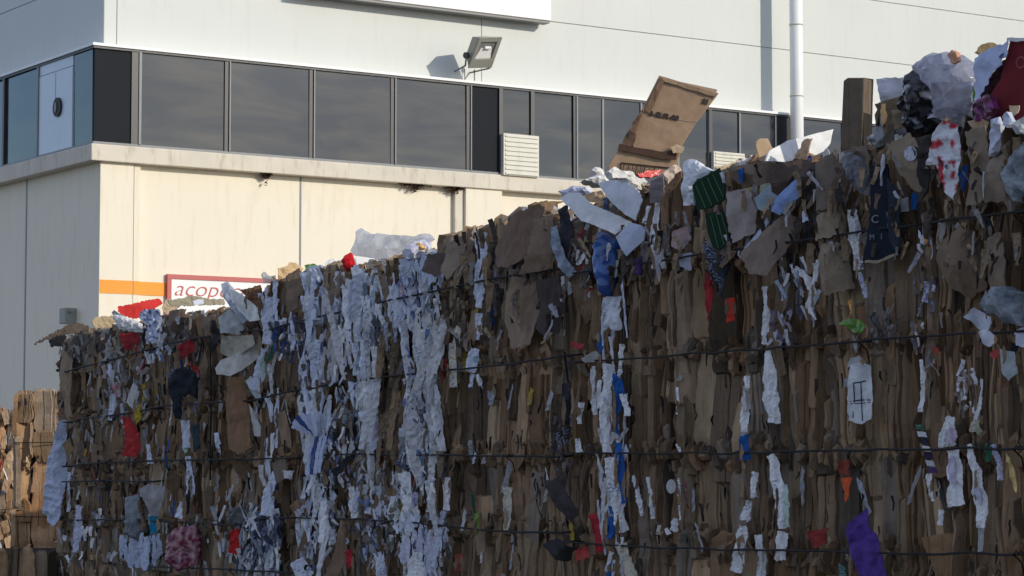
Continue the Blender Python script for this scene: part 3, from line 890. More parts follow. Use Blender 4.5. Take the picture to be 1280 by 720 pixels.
def pstrip(pts, col=WHT, name='paper_strip', n=.03, **kw):
    """a torn strip: the main piece, a second narrower layer over it and a card sliver biting into one edge"""
    k_ = PR.uniform(.85, 1.08); col = tuple(c * k_ for c in col)
    k = scale_of(strip(pts), n)
    yaw = PR.uniform(-.3, .3)
    jag = []
    for (x0, y0, w0), (x1, y1, w1) in zip(pts, pts[1:]):
        m = max(1, int(abs(y1 - y0) / 9))
        for i in range(m):
            t = i / m; jag.append((x0 + (x1 - x0) * t + PR.uniform(-.12, .12) * w0, y0 + (y1 - y0) * t, (w0 + (w1 - w0) * t) * PR.uniform(.72, 1.15)))
    jag.append(pts[-1])
    o = piece(name, strip(jag), col, n, yaw=yaw, crum=.0065, cf=28, sp=3.0 * k, rag=.9 * k, an=(2.4, .6))
    x, y, w = pts[len(pts) // 2]; L = abs(pts[-1][1] - pts[0][1])
    if w > 9:
        sd = PR.choice((-1, 1)); ya = y - L * PR.uniform(.1, .35); yb = y + L * PR.uniform(.0, .3)
        c2 = tuple(c * PR.uniform(.6, .85) for c in col)
        piece('paper_layer', strip([(x + sd * w * .2, ya, w * .25), (x + sd * w * .25, (ya + yb) / 2, w * .5), (x + sd * w * .15, yb, w * .2)]), c2, n + .012, yaw=yaw + sd * .5, crum=.006, cf=24, sp=2.6 * k, rag=1 * k, an=(2, .7))
    if L > 22:
        sd = PR.choice((-1, 1)); ya = pts[0][1] + L * PR.uniform(.05, .5); yb = ya + L * PR.uniform(.25, .5)
        xm = x + sd * w * .52
        piece('card_sliver', strip([(xm, ya, 1.5), (xm - sd * 1.2, (ya + yb) / 2, PR.uniform(3, 5)), (xm, yb, 1.5)]), brown(.8), n + .014, yaw=PR.uniform(-.2, .5), crum=.003, mat='card', sp=3 * k, rag=1 * k)
    return o
# white and pale strips, (x, y, width) down each strip
S_ = [
 [(602, 290, 14), (602, 330, 15), (601, 365, 13), (599, 385, 8)], [(601, 392, 8), (600, 425, 8)], [(596, 436, 10), (592, 452, 18), (590, 465, 13)], [(592, 468, 8), (589, 484, 6)], [(597, 468, 6), (604, 487, 3)],
 [(575, 408, 9), (570, 432, 11), (567, 455, 10), (569, 484, 10)], [(643, 384, 7), (652, 400, 5), (658, 411, 3)],
 [(762, 455, 13), (757, 500, 15), (759, 545, 12), (761, 567, 10)], [(762, 572, 13), (768, 605, 15), (774, 640, 14), (780, 665, 15)], [(778, 680, 14), (786, 705, 16), (792, 722, 16)],
 [(744, 458, 6), (741, 490, 8), (746, 518, 5)], [(727, 503, 8), (726, 530, 6)], [(780, 492, 9), (786, 520, 8)], [(723, 548, 7), (726, 566, 9)],
 [(793, 594, 5), (799, 620, 6), (804, 645, 5)], [(811, 596, 4), (816, 618, 5), (817, 648, 5)], [(850, 598, 3), (851, 650, 3)], [(849, 484, 3), (848, 518, 3)], [(847, 555, 3), (852, 565, 4)],
 [(826, 657, 6), (824, 668, 5)], [(834, 660, 6), (838, 668, 4)], [(846, 648, 6), (843, 664, 9)],
 [(936, 470, 9), (935, 505, 10), (932, 540, 8)], [(945, 590, 8), (944, 622, 8)], [(937, 626, 8), (933, 650, 14)], [(932, 657, 12), (926, 690, 16), (922, 715, 14)], [(950, 668, 9), (953, 700, 13), (952, 722, 12)],
 [(958, 358, 6), (960, 400, 9), (957, 430, 8)], [(961, 436, 7), (965, 475, 17), (966, 510, 20), (970, 529, 17)], [(966, 568, 13), (972, 600, 16), (980, 635, 16), (982, 660, 13)], [(980, 665, 14), (977, 700, 14)],
 [(1076, 340, 7), (1082, 358, 6), (1084, 372, 4)], [(1067, 262, 12), (1069, 290, 15), (1075, 338, 12)], [(1160, 352, 6), (1157, 378, 9)], [(1154, 450, 6), (1156, 480, 8), (1153, 515, 5)],
 [(1189, 521, 16), (1186, 545, 24), (1187, 558, 22)], [(1192, 563, 15), (1197, 592, 18), (1198, 632, 22)], [(1223, 517, 10), (1221, 540, 14)], [(1213, 555, 7), (1221, 590, 16), (1228, 625, 16), (1228, 660, 10)],
 [(1163, 592, 7), (1168, 626, 6)], [(1177, 637, 7), (1178, 657, 6)], [(1243, 556, 7), (1251, 580, 8), (1252, 600, 6)], [(1229, 474, 6), (1227, 510, 6), (1221, 525, 5)], [(1209, 462, 4), (1208, 500, 4)], [(1217, 460, 4), (1221, 480, 3)],
 [(823, 250, 5), (820, 285, 12), (825, 310, 16), (824, 336, 18)], [(813, 258, 5), (806, 280, 6)], [(1188, 290, 4), (1200, 280, 5)],
 [(340, 372, 18), (337, 400, 15), (334, 430, 12)], [(333, 436, 13), (326, 465, 14), (320, 488, 14)], [(349, 485, 3), (348, 530, 4), (347, 560, 3)], [(323, 495, 3), (320, 540, 3)],
 [(395, 332, 17), (399, 370, 20), (396, 400, 14)], [(387, 432, 15), (384, 465, 18), (387, 492, 15)], [(399, 425, 9), (402, 455, 10), (404, 500, 12), (408, 545, 10)],
 [(450, 408, 12), (448, 440, 12), (447, 470, 9)], [(463, 425, 16), (463, 450, 20), (457, 470, 12)], [(445, 476, 14), (446, 500, 12), (450, 512, 8)], [(462, 512, 20), (466, 540, 20), (468, 560, 12)],
 [(510, 608, 10), (515, 630, 24), (514, 652, 20)], [(535, 600, 10), (540, 625, 12), (543, 650, 10)], [(561, 597, 9), (559, 638, 9)], [(637, 609, 14), (636, 640, 9), (634, 665, 6)],
 [(523, 690, 10), (528, 705, 32), (527, 722, 34)], [(554, 657, 5), (558, 677, 12), (562, 690, 4)], [(549, 698, 8), (550, 722, 10)], [(439, 608, 5), (443, 632, 12), (446, 648, 10)], [(474, 603, 7), (474, 645, 8)], [(493, 620, 8), (493, 643, 16)],
 [(453, 592, 5), (448, 618, 7), (443, 640, 5)], [(466, 625, 8), (460, 642, 8)], [(411, 610, 22), (408, 640, 25), (410, 675, 16)], [(394, 612, 4), (388, 640, 10), (386, 665, 8)], [(376, 636, 5), (374, 660, 7), (378, 690, 8)],
 [(475, 690, 12), (478, 720, 12)], [(467, 660, 5), (470, 680, 5)], [(492, 668, 10), (492, 682, 4)], [(478, 345, 11), (484, 375, 10)], [(425, 340, 12), (427, 380, 16), (420, 420, 10)],
 [(500, 340, 14), (500, 375, 20), (503, 400, 16)], [(449, 360, 8), (440, 400, 8)], [(471, 385, 6), (490, 420, 5)], [(489, 428, 5), (493, 445, 5), (489, 462, 4)],
 [(232, 525, 10), (235, 560, 12)], [(236, 570, 8), (239, 590, 10), (239, 618, 12)], [(230, 628, 10), (224, 648, 9)], [(271, 541, 8), (275, 560, 6)], [(345, 590, 8), (336, 620, 12), (334, 645, 18)],
 [(87, 590, 4), (86, 640, 4)], [(100, 632, 8), (98, 668, 12), (94, 690, 6)], [(140, 482, 6), (142, 505, 9), (138, 525, 6)], [(137, 455, 6), (140, 475, 5)], [(188, 442, 4), (187, 455, 3)],
 [(62, 560, 4), (61, 560, 5), (62, 590, 4)], [(186, 555, 5), (189, 580, 8)], [(360, 588, 14), (361, 598, 10)], [(372, 700, 16), (384, 722, 22)], [(1000, 335, 5), (1012, 350, 10), (1020, 370, 8), (1014, 392, 5)], [(990, 330, 4), (1000, 358, 5), (1004, 372, 4)],
]
for p in S_:
    if p == [(62, 560, 4), (61, 560, 5), (62, 590, 4)]: continue
    x, y = p[0][0], p[0][1]
    bluish = BLU if x < 480 or (x > 590 and x < 612) else WHT
    pstrip(p, bluish if PR.random() < .75 else PR.choice([CRM, WHT, LAV]), n=.028 + PR.uniform(0, .006))
# the big crumpled white sheets in the middle of the stack
for pts, c in (([(516, 392), (530, 384), (545, 400), (552, 420), (556, 445), (548, 462), (522, 466), (517, 440), (524, 420)], (.68, .68, .66)),
               ([(515, 470), (540, 468), (548, 485), (552, 520), (548, 540), (535, 562), (528, 590), (512, 588), (500, 566), (503, 540), (510, 520), (514, 495)], (.66, .67, .70)),
               ([(408, 432), (420, 412), (432, 432), (438, 470), (420, 478), (404, 470), (398, 450)], (.60, .58, .56)),
               ([(503, 690), (512, 668), (530, 655), (546, 668), (548, 720), (516, 722), (508, 706)], (.60, .60, .72)),
               ([(392, 500), (410, 490), (418, 510), (412, 560), (398, 580), (388, 545)], BLU),
               ([(487, 362), (500, 352), (510, 370), (508, 400), (496, 412), (486, 398)], BLU),
               ([(440, 352), (462, 345), (470, 372), (466, 410), (450, 418), (438, 396)], (.48, .52, .62)),
               ([(506, 330), (530, 318), (548, 330), (556, 356), (540, 352), (530, 380), (516, 372), (508, 352)], (.60, .66, .80)),
               ([(150, 672), (172, 668), (203, 672), (200, 695), (188, 716), (168, 708), (152, 694)], (.50, .56, .70)),
               ([(494, 646), (512, 642), (534, 648), (512, 664), (494, 662)], BLU)):
    xs = [p[0] for p in pts]; ys = [p[1] for p in pts]; x = min(xs) + 3
    while x < max(xs) - 2:                     # the wad is a sheaf of torn upright leaves
        ins = [y for y in range(int(min(ys)), int(max(ys)) + 1, 4) if inside(x, y, pts)]
        if len(ins) > 2:
            wd = PR.uniform(6, 12); a_, b_ = ins[0] - PR.uniform(0, 7), ins[-1] + PR.uniform(0, 7); kk_ = PR.uniform(.8, 1.06)
            mid = [(x + PR.uniform(-2.5, 2.5), a_ + (b_ - a_) * t, wd * PR.uniform(.6, 1.1)) for t in (.2, .4, .6, .8)]
            kq = scale_of(pts, .036)
            piece('crumpled_paper', strip([(x + PR.uniform(-2, 2), a_, wd * .4)] + mid + [(x + PR.uniform(-2, 2), b_, wd * .35)]), tuple(v * kk_ for v in c), .034 + PR.uniform(0, .02), yaw=PR.uniform(-.5, .5), crum=.005, cf=22, sp=3.2 * kq, rag=.9 * kq, an=(2.2, .6))
        x += PR.uniform(4, 8)
# tangles of shredded strips
def top_px(x):
    for (xa, ya), (xb, yb) in zip(SIL, SIL[1:]):
        if x <= xb: return ya + (yb - ya) * (x - xa) / (xb - xa)
    return 148
def tangle(x0, x1, y0, y1, k, cols, name='shredded_paper', wl=(2, 6), hl_=(7, 22), mat='paper', nr_=(.018, .05), sig=.33):
    if mat != 'paper': name = 'torn_card_and_gap_shade'
    q = MB()
    for _ in range(k):
        x, y = random.uniform(x0, x1), random.uniform(y0, y1)
        L = random.uniform(*hl_); a = random.gauss(math.pi / 2, sig if L < 30 else .12); w = random.uniform(*wl)
        dx, dy = math.cos(a) * L / 2, math.sin(a) * L / 2
        y = max(y, top_px(x) + abs(dy) - random.uniform(-4, 5))
        c = jit(random.choice(cols))
        n = random.uniform(*nr_)
        pts = strip([(x - dx, y - dy, w), (x + random.uniform(-2, 2), y, w * .9), (x + dx, y + dy, w * .6)])
        pl, P = local(pts, n, random.uniform(-.5, .5), random.uniform(-.3, .3))
        kk = scale_of(pts, n)
        vs, fs, cs = sheet(pl, P, (4.5 if w > 4 else 7) * kk, kk * .7, .007, 34, .001, col=c, an=(1.6, 1))
        if vs: q.add(vs, fs, cs)
    o = q.build(name, M[mat], bale_of((x0 + x1) / 2)); o['kind'] = 'stuff'
    return o
WS = [WHT, BLU, WHT, (.5, .54, .62), (.3, .34, .4), (.12, .14, .2), (.7, .7, .68)]
tangle(298, 350, 640, 722, 190, WS + [(.05, .06, .1)] * 2, hl_=(8, 34)); tangle(415, 462, 486, 590, 55, [WHT, (.5, .52, .5), (.3, .32, .3), (.10, .10, .10), (.35, .27, .2)])
tangle(383, 500, 350, 432, 60, WS, hl_=(14, 40)); tangle(455, 500, 592, 665, 50, [WHT, BLU, (.35, .36, .36), (.3, .25, .2)]); tangle(435, 520, 645, 700, 60, [(.35, .37, .38), WHT, (.28, .22, .18), (.15, .15, .17)])
tangle(505, 552, 325, 400, 55, WS, hl_=(10, 30)); tangle(545, 562, 640, 700, 26, [WHT, (.1, .1, .1), BLU]); tangle(372, 382, 630, 700, 16, [WHT, BLU, GRY])
tangle(340, 372, 400, 450, 40, [BLU, (.05, .08, .22), WHT, (.1, .1, .14)]); tangle(130, 185, 440, 540, 80, [GRY, (.55, .55, .55), (.3, .25, .2), (.2, .2, .2), (.45, .35, .33)])
tangle(185, 205, 395, 450, 26, [BLU, WHT, (.2, .25, .45)]); tangle(80, 190, 640, 715, 60, [GRY, (.3, .25, .2), WHT, (.12, .11, .1)], hl_=(6, 16)); tangle(75, 150, 405, 450, 60, [(.14, .12, .1), (.3, .24, .18), (.08, .07, .07), (.36, .34, .3)])
tangle(700, 740, 285, 370, 50, [(.1, .1, .12), (.3, .26, .22), GRY, (.35, .05, .06), WHT]); tangle(395, 470, 590, 605, 20, [WHT, (.1, .1, .12)]); tangle(975, 1025, 330, 395, 26, [WHT, (.1, .1, .12), (.5, .55, .65)], hl_=(14, 34))
tangle(965, 990, 392, 432, 22, [(.4, .38, .42), (.2, .16, .22), (.55, .55, .6)]); DKS = [(.25, .18, .12), (.07, .07, .09), (.18, .13, .09)]  # DKS: darker shards stand in for shaded gaps among the white papers
BRN = [(.30, .21, .13), (.22, .16, .11)]
for x0_, x1_, y0_, y1_, k_ in ((382, 402, 340, 590, 22), (416, 438, 350, 480, 10), (447, 470, 350, 590, 20), (505, 522, 335, 700, 14), (528, 550, 400, 700, 15), (400, 412, 610, 680, 6)):
    tangle(x0_, x1_, y0_, y1_, int(k_ * .8), [WHT, BLU, WHT], wl=(6, 15), hl_=(40, 110))
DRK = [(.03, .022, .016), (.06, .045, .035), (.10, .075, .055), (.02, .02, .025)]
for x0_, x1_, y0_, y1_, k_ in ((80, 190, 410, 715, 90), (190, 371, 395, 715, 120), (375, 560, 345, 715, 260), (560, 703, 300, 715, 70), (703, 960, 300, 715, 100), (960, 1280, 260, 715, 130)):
    tangle(x0_, x1_, y0_, y1_, k_, DRK, wl=(1.2, 3.2), hl_=(6, 26), mat='flat_card', nr_=(.014, .034) if x0_ != 375 else (.03, .055), sig=.13)  # slivers coloured near black to paint shaded gaps between layers
for x0_, x1_, y0_, y1_, k_ in ((870, 1060, 205, 330, 56), (1060, 1280, 185, 340, 80), (705, 870, 270, 360, 36), (560, 700, 275, 430, 44)):
    tangle(x0_, x1_, y0_, y1_, k_, BRN + DRK[:3] + [(.34, .25, .16), (.30, .28, .26), (.5, .5, .54)], wl=(2, 6.5), hl_=(9, 34), mat='flat_card', nr_=(.05, .085))
for x0_, x1_, k_ in ((375, 412, 60), (412, 475, 80), (500, 556, 80)):
    tangle(x0_, x1_, 340, 715, k_, [(.85, .85, .86), (.7, .73, .82), (.4, .44, .55), (.15, .2, .4)], wl=(1.5, 4), hl_=(5, 18), nr_=(.045, .065))
tangle(404, 416, 340, 600, 8, BRN, wl=(4, 8), hl_=(30, 70), mat='card'); tangle(472, 498, 345, 600, 16, BRN, wl=(5, 10), hl_=(40, 90), mat='card')
for x0_, x1_, y0_, y1_, k_ in ((870, 960, 225, 330, 26), (960, 1060, 215, 340, 34), (1060, 1280, 190, 330, 60), (705, 860, 290, 360, 30), (560, 700, 290, 400, 22)):
    tangle(x0_, x1_, y0_, y1_, k_, BRN + [(.33, .24, .15), (.12, .09, .07), (.04, .035, .035), (.26, .24, .22)], wl=(4, 11), hl_=(14, 46), mat='flat_card')
tangle(324, 350, 370, 720, 18, [WHT, BLU], wl=(3, 7), hl_=(20, 60)); tangle(750, 784, 380, 720, 18, [WHT, BLU], wl=(3, 6), hl_=(30, 80)); tangle(380, 480, 335, 420, 26, [WHT, BLU, WHT, BLU] + DKS, wl=(4, 10), hl_=(20, 50)); tangle(376, 412, 425, 505, 30, [WHT, BLU, WHT] + DKS, wl=(4, 10), hl_=(20, 55)); tangle(500, 556, 465, 590, 34, [WHT, WHT, GRY] + DKS, wl=(4, 10), hl_=(18, 44)); tangle(440, 475, 400, 560, 40, [WHT, BLU] + DKS, wl=(3, 8), hl_=(16, 44)); tangle(380, 425, 600, 700, 36, [WHT, BLU, GRY], wl=(4, 9), hl_=(14, 36)); tangle(750, 785, 450, 720, 26, [WHT, BLU, WHT], wl=(3, 6), hl_=(14, 40)); tangle(205, 240, 395, 440, 30, [(.3, .25, .2), (.12, .1, .1), (.4, .4, .42)]); tangle(1085, 1125, 385, 425, 30, [(.25, .2, .16), (.1, .09, .09), (.4, .36, .34)])
tangle(265, 300, 640, 690, 20, [GRY, WHT, (.3, .25, .2)]); tangle(690, 712, 520, 600, 34, [(.1, .08, .08), (.2, .16, .13), (.06, .05, .05)]); tangle(1140, 1180, 350, 470, 24, [WHT, (.2, .17, .2), (.3, .24, .2)])
tangle(1200, 1230, 455, 520, 18, [WHT, (.3, .25, .2)]); tangle(620, 680, 310, 350, 40, [(.12, .1, .08), (.24, .19, .15), (.08, .07, .06)]); tangle(550, 590, 380, 440, 30, [(.12, .1, .08), (.26, .2, .16)])

def col_piece(name, pts, col, **kw):
    kw.setdefault('crum', .007)
    f0 = random.uniform(0, 99)
    if 'colf' not in kw: kw['colf'] = lambda x, y, pl: tuple(v * (1 + .3 * noise.noise(Vector((x * 40 + f0, y * 25, f0)))) for v in col)
    o = piece(name, pts, col, **kw)
    xs = [p[0] for p in pts]; ys = [p[1] for p in pts]; H = max(ys) - min(ys)
    if H > 12 and min(ys) > 300 and 'print' not in name:      # card edges biting over its rim
        for sd in (0, 1):
            if PR.random() < .75:
                x = min(xs) + 1 if sd else max(xs) - 1; ya = min(ys) + H * PR.uniform(-.1, .4); L = H * PR.uniform(.4, .8)
                piece('card_sliver', strip([(x, ya, 1.6), (x + PR.uniform(-2, 2), ya + L / 2, PR.uniform(3.5, 6)), (x, ya + L, 1.6)]), brown(.85), kw.get('n', .04) + .022, yaw=.3, crum=.003, mat='card')
    return o
C_ = lambda *a: a
# card flaps
CF = [
 ([(612, 285), (640, 268), (690, 262), (682, 300), (668, 325), (640, 338), (618, 332), (608, 312)], (.17, .11, .075), .045, -.15, -.2),
 ([(668, 275), (690, 268), (694, 320), (690, 336), (652, 343), (662, 318)], (.27, .20, .14), .055, .3, .1),
 ([(672, 350), (705, 345), (706, 380), (700, 415), (684, 424), (670, 410), (676, 385)], (.085, .07, .065), .04, .3, .1),
 ([(640, 345), (672, 348), (678, 380), (662, 430), (636, 436), (628, 400)], (.31, .23, .165), .02, -.1, .0),
 ([(560, 300), (580, 285), (590, 300), (580, 330), (566, 352), (556, 340)], (.26, .2, .15), .04, .3, -.1), ([(576, 318), (592, 330), (590, 360), (574, 350)], (.07, .06, .06), .03, 0, 0),
 ([(865, 312), (888, 296), (904, 262), (920, 300), (916, 318), (894, 318)], (.22, .18, .15), .05, -.3, .2),
 ([(907, 238), (933, 234), (946, 262), (945, 292), (918, 305), (910, 270)], (.30, .26, .23), .065, .25, -.15),
 ([(895, 270), (907, 262), (908, 272), (880, 285)], (.25, .22, .2), .06, 0, 0),
 ([(930, 318), (958, 286), (982, 262), (1000, 278), (985, 306), (962, 346), (940, 344)], (.24, .185, .145), .045, .3, -.1),
 ([(910, 210), (942, 204), (960, 204), (948, 226), (930, 234), (916, 226)], (.22, .165, .12), .02, -.2, .1), ([(940, 202), (972, 204), (974, 224), (958, 240), (936, 226)], (.15, .115, .085), .03, .2, .1),
 ([(975, 205), (1006, 198), (1016, 214), (1000, 240), (984, 262), (968, 240)], (.12, .09, .075), .035, -.2, .1), ([(1013, 205), (1042, 190), (1052, 210), (1050, 250), (1038, 262), (1014, 262)], (.17, .135, .105), .05, .25, 0),
 ([(1016, 266), (1052, 266), (1054, 296), (1016, 300)], (.28, .22, .155), .04, 0, 0), ([(1014, 304), (1054, 297), (1064, 360), (1026, 370)], (.27, .21, .15), .035, .1, 0),
 ([(1108, 180), (1140, 166), (1154, 186), (1152, 240), (1134, 238), (1118, 218)], (.30, .235, .165), .06, -.1, .1), ([(1055, 188), (1082, 180), (1090, 200), (1070, 212)], (.19, .15, .12), .05, 0, .2),
 ([(1212, 165), (1238, 158), (1240, 200), (1234, 250), (1206, 258), (1216, 210)], (.26, .205, .15), .05, .2, 0), ([(1236, 200), (1254, 192), (1254, 252), (1222, 254)], (.28, .22, .17), .065, -.3, .1),
 ([(1166, 330), (1178, 300), (1200, 282), (1224, 300), (1225, 360), (1200, 375), (1180, 360)], (.25, .18, .13), .03, .15, .1), ([(1225, 300), (1252, 290), (1262, 330), (1258, 380), (1236, 372)], (.22, .165, .12), .035, -.2, 0),
  
   
   
 ([(285, 472), (304, 470), (310, 505), (318, 560), (302, 568), (286, 562), (282, 520)], (.26, .155, .085), .035, .1, 0), ([(208, 388), (232, 386), (228, 412), (212, 416)], (.18, .13, .095), .03, 0, 0), ([(252, 396), (270, 392), (272, 418), (256, 420)], (.2, .15, .11), .03, 0, 0),
 ([(358, 345), (374, 335), (380, 350), (374, 385), (362, 392)], (.22, .16, .11), .035, .2, 0), ([(416, 350), (428, 338), (432, 352), (424, 392), (414, 382)], (.25, .18, .13), .04, .1, 0), 
 ([(534, 318), (562, 315), (566, 330), (548, 345), (532, 338)], (.13, .10, .085), .045, -.1, .2),  ([(684, 600), (700, 596), (722, 640), (712, 656), (694, 632)], (.09, .08, .085), .06, .4, .2),
 ([(680, 680), (700, 670), (720, 686), (706, 706), (694, 700)], (.06, .06, .065), .06, .2, .3), ([(424, 624), (434, 618), (438, 650), (434, 700), (420, 722), (404, 722), (418, 690), (424, 660)], (.24, .165, .11), .045, .4, 0),
 ([(75, 425), (88, 420), (90, 470), (87, 560), (78, 562), (76, 500)], (.33, .25, .17), .03, 0, 0), ([(318, 396), (330, 385), (336, 400), (326, 412)], (.2, .13, .09), .03, 0, 0), 
  
   
]
def rfolds(m=3, amt=.5, ext=.03):
    return [(random.uniform(0, 6.28), random.uniform(-.2, .7) * ext, random.uniform(-1, .6) * amt) for _ in range(m)]
for pts, c, n, yw, pt in CF:
    piece('cardboard_flap', pts, tuple(v * 1.05 for v in c), n, yaw=yw, pitch=pt, crum=.0065, cf=11, mat='flat_card', thick=.004, sp=.009, rag=.003, an=(1.4, .8), folds=rfolds(4, .6), bend=(random.uniform(-2, .5), random.uniform(-.6, .3)))

# coloured pieces in the faces
GB = (.02, .075, .28)
blue_bag = lambda x, y, pl: (.018, .07, .27) if noise.noise(Vector((x * 30, y * 30, 3))) > -.15 else (.03, .13, .40)
col_piece('plastic_scrap', [(743, 300), (748, 290), (762, 292), (773, 302), (776, 330), (770, 355), (762, 374), (752, 366), (744, 345), (741, 322)], GB, n=.035, mat='foil', puff=.018, crum=.006, colf=blue_bag, smooth=True, sp=.011, label='blue plastic oval bulging from the bale face')
for pts in ([(748, 415), (756, 416), (757, 430), (752, 444), (748, 432)], [(768, 466), (776, 470), (783, 488), (780, 500), (774, 520), (776, 545), (768, 540)], [(769, 552), (778, 556), (784, 590), (786, 628), (780, 630), (773, 590)], [(762, 632), (772, 634), (774, 660), (764, 676), (758, 665)],
            [(761, 700), (767, 700), (768, 722), (760, 722)], [(1195, 216), (1212, 206), (1213, 226), (1206, 240), (1196, 234)], [(1141, 241), (1147, 241), (1147, 262), (1140, 262)], [(924, 213), (932, 210), (931, 228), (925, 228)], [(926, 545), (938, 542), (939, 574), (926, 576)]):
    col_piece('blue_scrap', pts, (.02, .10, .34), n=.038, mat='flat_card', sp=.01)
col_piece('paper_scrap', [(755, 372), (777, 370), (779, 412), (768, 414), (764, 408), (757, 414)], (.60, .62, .66), n=.034, crum=.010, cf=30)
col_piece('paper_strip', [(690, 285), (697, 282), (702, 305), (712, 328), (722, 340), (712, 348), (698, 332), (690, 308)], (.30, .34, .42), n=.06, crum=.006)
for pts, c in (([(908, 374), (919, 372), (920, 400), (910, 404)], (.50, .05, .03)), ([(880, 335), (890, 350), (894, 370), (886, 402), (882, 360)], (.34, .03, .035)), ([(715, 426), (732, 430), (731, 436), (716, 434)], (.35, .05, .05)),
               ([(737, 644), (750, 640), (754, 660), (756, 690), (748, 692), (744, 668)], (.38, .03, .04)), ([(718, 688), (734, 682), (740, 696), (720, 702)], (.38, .06, .05)), ([(1010, 664), (1037, 660), (1032, 680), (1018, 686)], (.26, .04, .035)),
               ([(1044, 580), (1062, 574), (1064, 596), (1052, 592)], (.26, .06, .04)), ([(1053, 598), (1067, 597), (1062, 622), (1059, 629)], (.70, .12, .04)), ([(288, 664), (306, 660), (308, 668), (300, 694), (287, 691)], (.50, .025, .025)),
               ([(153, 520), (164, 522), (172, 535), (178, 560), (170, 572), (154, 570), (158, 548)], (.45, .04, .04)), ([(222, 432), (240, 424), (246, 436), (228, 450)], (.28, .025, .03)), ([(238, 452), (250, 460), (252, 470), (240, 462)], (.28, .03, .03)),
               ([(150, 416), (176, 416), (168, 436), (156, 438)], (.30, .03, .035)), ([(432, 690), (440, 686), (443, 705), (436, 712)], (.42, .03, .04)), ([(570, 694), (580, 692), (580, 712), (570, 714)], (.25, .08, .06)), ([(690, 362), (702, 356), (706, 374), (694, 378)], (.32, .05, .06)),
               ([(1170, 432), (1177, 440), (1176, 458), (1170, 452)], (.45, .06, .05)), ([(553, 452), (560, 448), (558, 470), (554, 480)], (.3, .03, .04)), ([(140, 482), (152, 480), (154, 492), (146, 498)], (.42, .22, .22)), ([(1239, 442), (1246, 436), (1252, 440), (1246, 450)], (.5, .09, .08))):
    col_piece('red_scrap', pts, c, n=.04, mat='flat_card', sp=.009, crum=.006)
col_piece('purple_scrap', [(1063, 655), (1072, 648), (1087, 634), (1091, 660), (1098, 668), (1104, 682), (1112, 722), (1078, 722), (1066, 690), (1062, 668)], (.085, .045, .24), n=.045, mat='flat_card', crum=.008, sp=.012, bend=(2, 0))
col_piece('green_scrap', [(1050, 405), (1062, 398), (1078, 400), (1084, 408), (1078, 418), (1068, 416), (1060, 408)], (.11, .26, .035), n=.04, mat='foil', crum=.008)
col_piece('green_scrap', [(594, 642), (600, 638), (601, 655), (598, 672), (594, 664)], (.30, .50, .06), n=.04, mat='film'); col_piece('green_scrap', [(502, 628), (508, 630), (507, 650), (500, 650)], (.30, .33, .05), n=.038)
col_piece('teal_scrap', [(187, 646), (197, 644), (198, 664), (188, 668)], (.02, .22, .36), n=.04, mat='flat_card'); col_piece('teal_scrap', [(504, 600), (512, 592), (512, 606), (506, 616)], (.03, .28, .42), n=.04)
col_piece('yellow_scrap', [(176, 482), (182, 478), (182, 500), (178, 522), (172, 530), (168, 520), (176, 502)], (.42, .30, .04), n=.04, mat='flat_card'); col_piece('yellow_scrap', [(1060, 376), (1066, 374), (1067, 392), (1063, 398)], (.75, .42, .10), n=.04)
col_piece('yellow_scrap', [(935, 236), (941, 234), (943, 250), (938, 256)], (.34, .30, .05), n=.04); col_piece('yellow_scrap', [(1258, 566), (1264, 572), (1272, 596), (1274, 616), (1268, 610), (1264, 590)], (.72, .52, .2), n=.04)
# photo card, grid sheet, printed disc and printed column
col_piece('picture_card', [(160, 496), (167, 478), (176, 488), (168, 512), (158, 503)], (.55, .55, .52), n=.042, crum=.001); col_piece('picture_print', [(163, 498), (167, 485), (172, 490), (167, 504)], (.05, .06, .08), n=.004, crum=.001, base=LAST['P'])
gs = col_piece('grid_sheet', [(1062, 470), (1064, 456), (1078, 452), (1090, 458), (1092, 500), (1090, 524), (1078, 530), (1062, 526), (1060, 498)], (.62, .64, .66), n=.042, crum=.003, mat='flat_card', label='white sheet ruled with a dark grid'); GP = LAST['P']
for ln in ([(1066, 479, 1.4), (1074, 478, 1.6), (1082, 476, 1.4)], [(1063, 502, 1.4), (1076, 500, 1.6), (1088, 500, 1.4)], [(1063, 505, 1), (1076, 504, 1), (1088, 503, 1)], [(1076, 478, 1.2), (1077, 500, 1.2), (1078, 526, 1.2)], [(1067, 480, 1), (1068, 500, 1), (1066, 522, 1)]):
    piece('grid_line', strip(ln), (.03, .03, .05), .004, base=GP, mat='flat_card', crum=0, rag=0, thick=.001)
disc = [(1138.5 + 8 * math.cos(a * math.pi / 8), 192 + 9.5 * math.sin(a * math.pi / 8)) for a in range(16)]
piece('paper_disc', disc, (.58, .60, .68), .074, crum=.001, rag=0, pitch=.1, yaw=-.1)
disc = [(839.5 + 6 * math.cos(a * math.pi / 6), 608 + 9 * math.sin(a * math.pi / 6)) for a in range(12)]
piece('paper_disc', disc, (.5, .5, .5), .034, crum=.002, rag=0)
navy = piece('printed_carton', [(1090, 207), (1110, 205), (1116, 240), (1124, 262), (1126, 310), (1122, 322), (1106, 324), (1080, 326), (1086, 296), (1089, 262)], (.012, .018, .032), .045, crum=.003, cf=10, mat='flat_card', thick=.005, sp=.014, label='near black printed carton with pale letters'); NP = LAST['P']
piece('printed_carton', [(1110, 222), (1124, 238), (1128, 300), (1124, 318), (1112, 300)], (.03, .04, .055), .052, yaw=.3, crum=.004, mat='flat_card', thick=.004)
piece('carton_edge', strip([(1082, 327, 3), (1100, 327, 3.5), (1124, 317, 3)]), (.34, .27, .2), .052, crum=.003, mat='card')
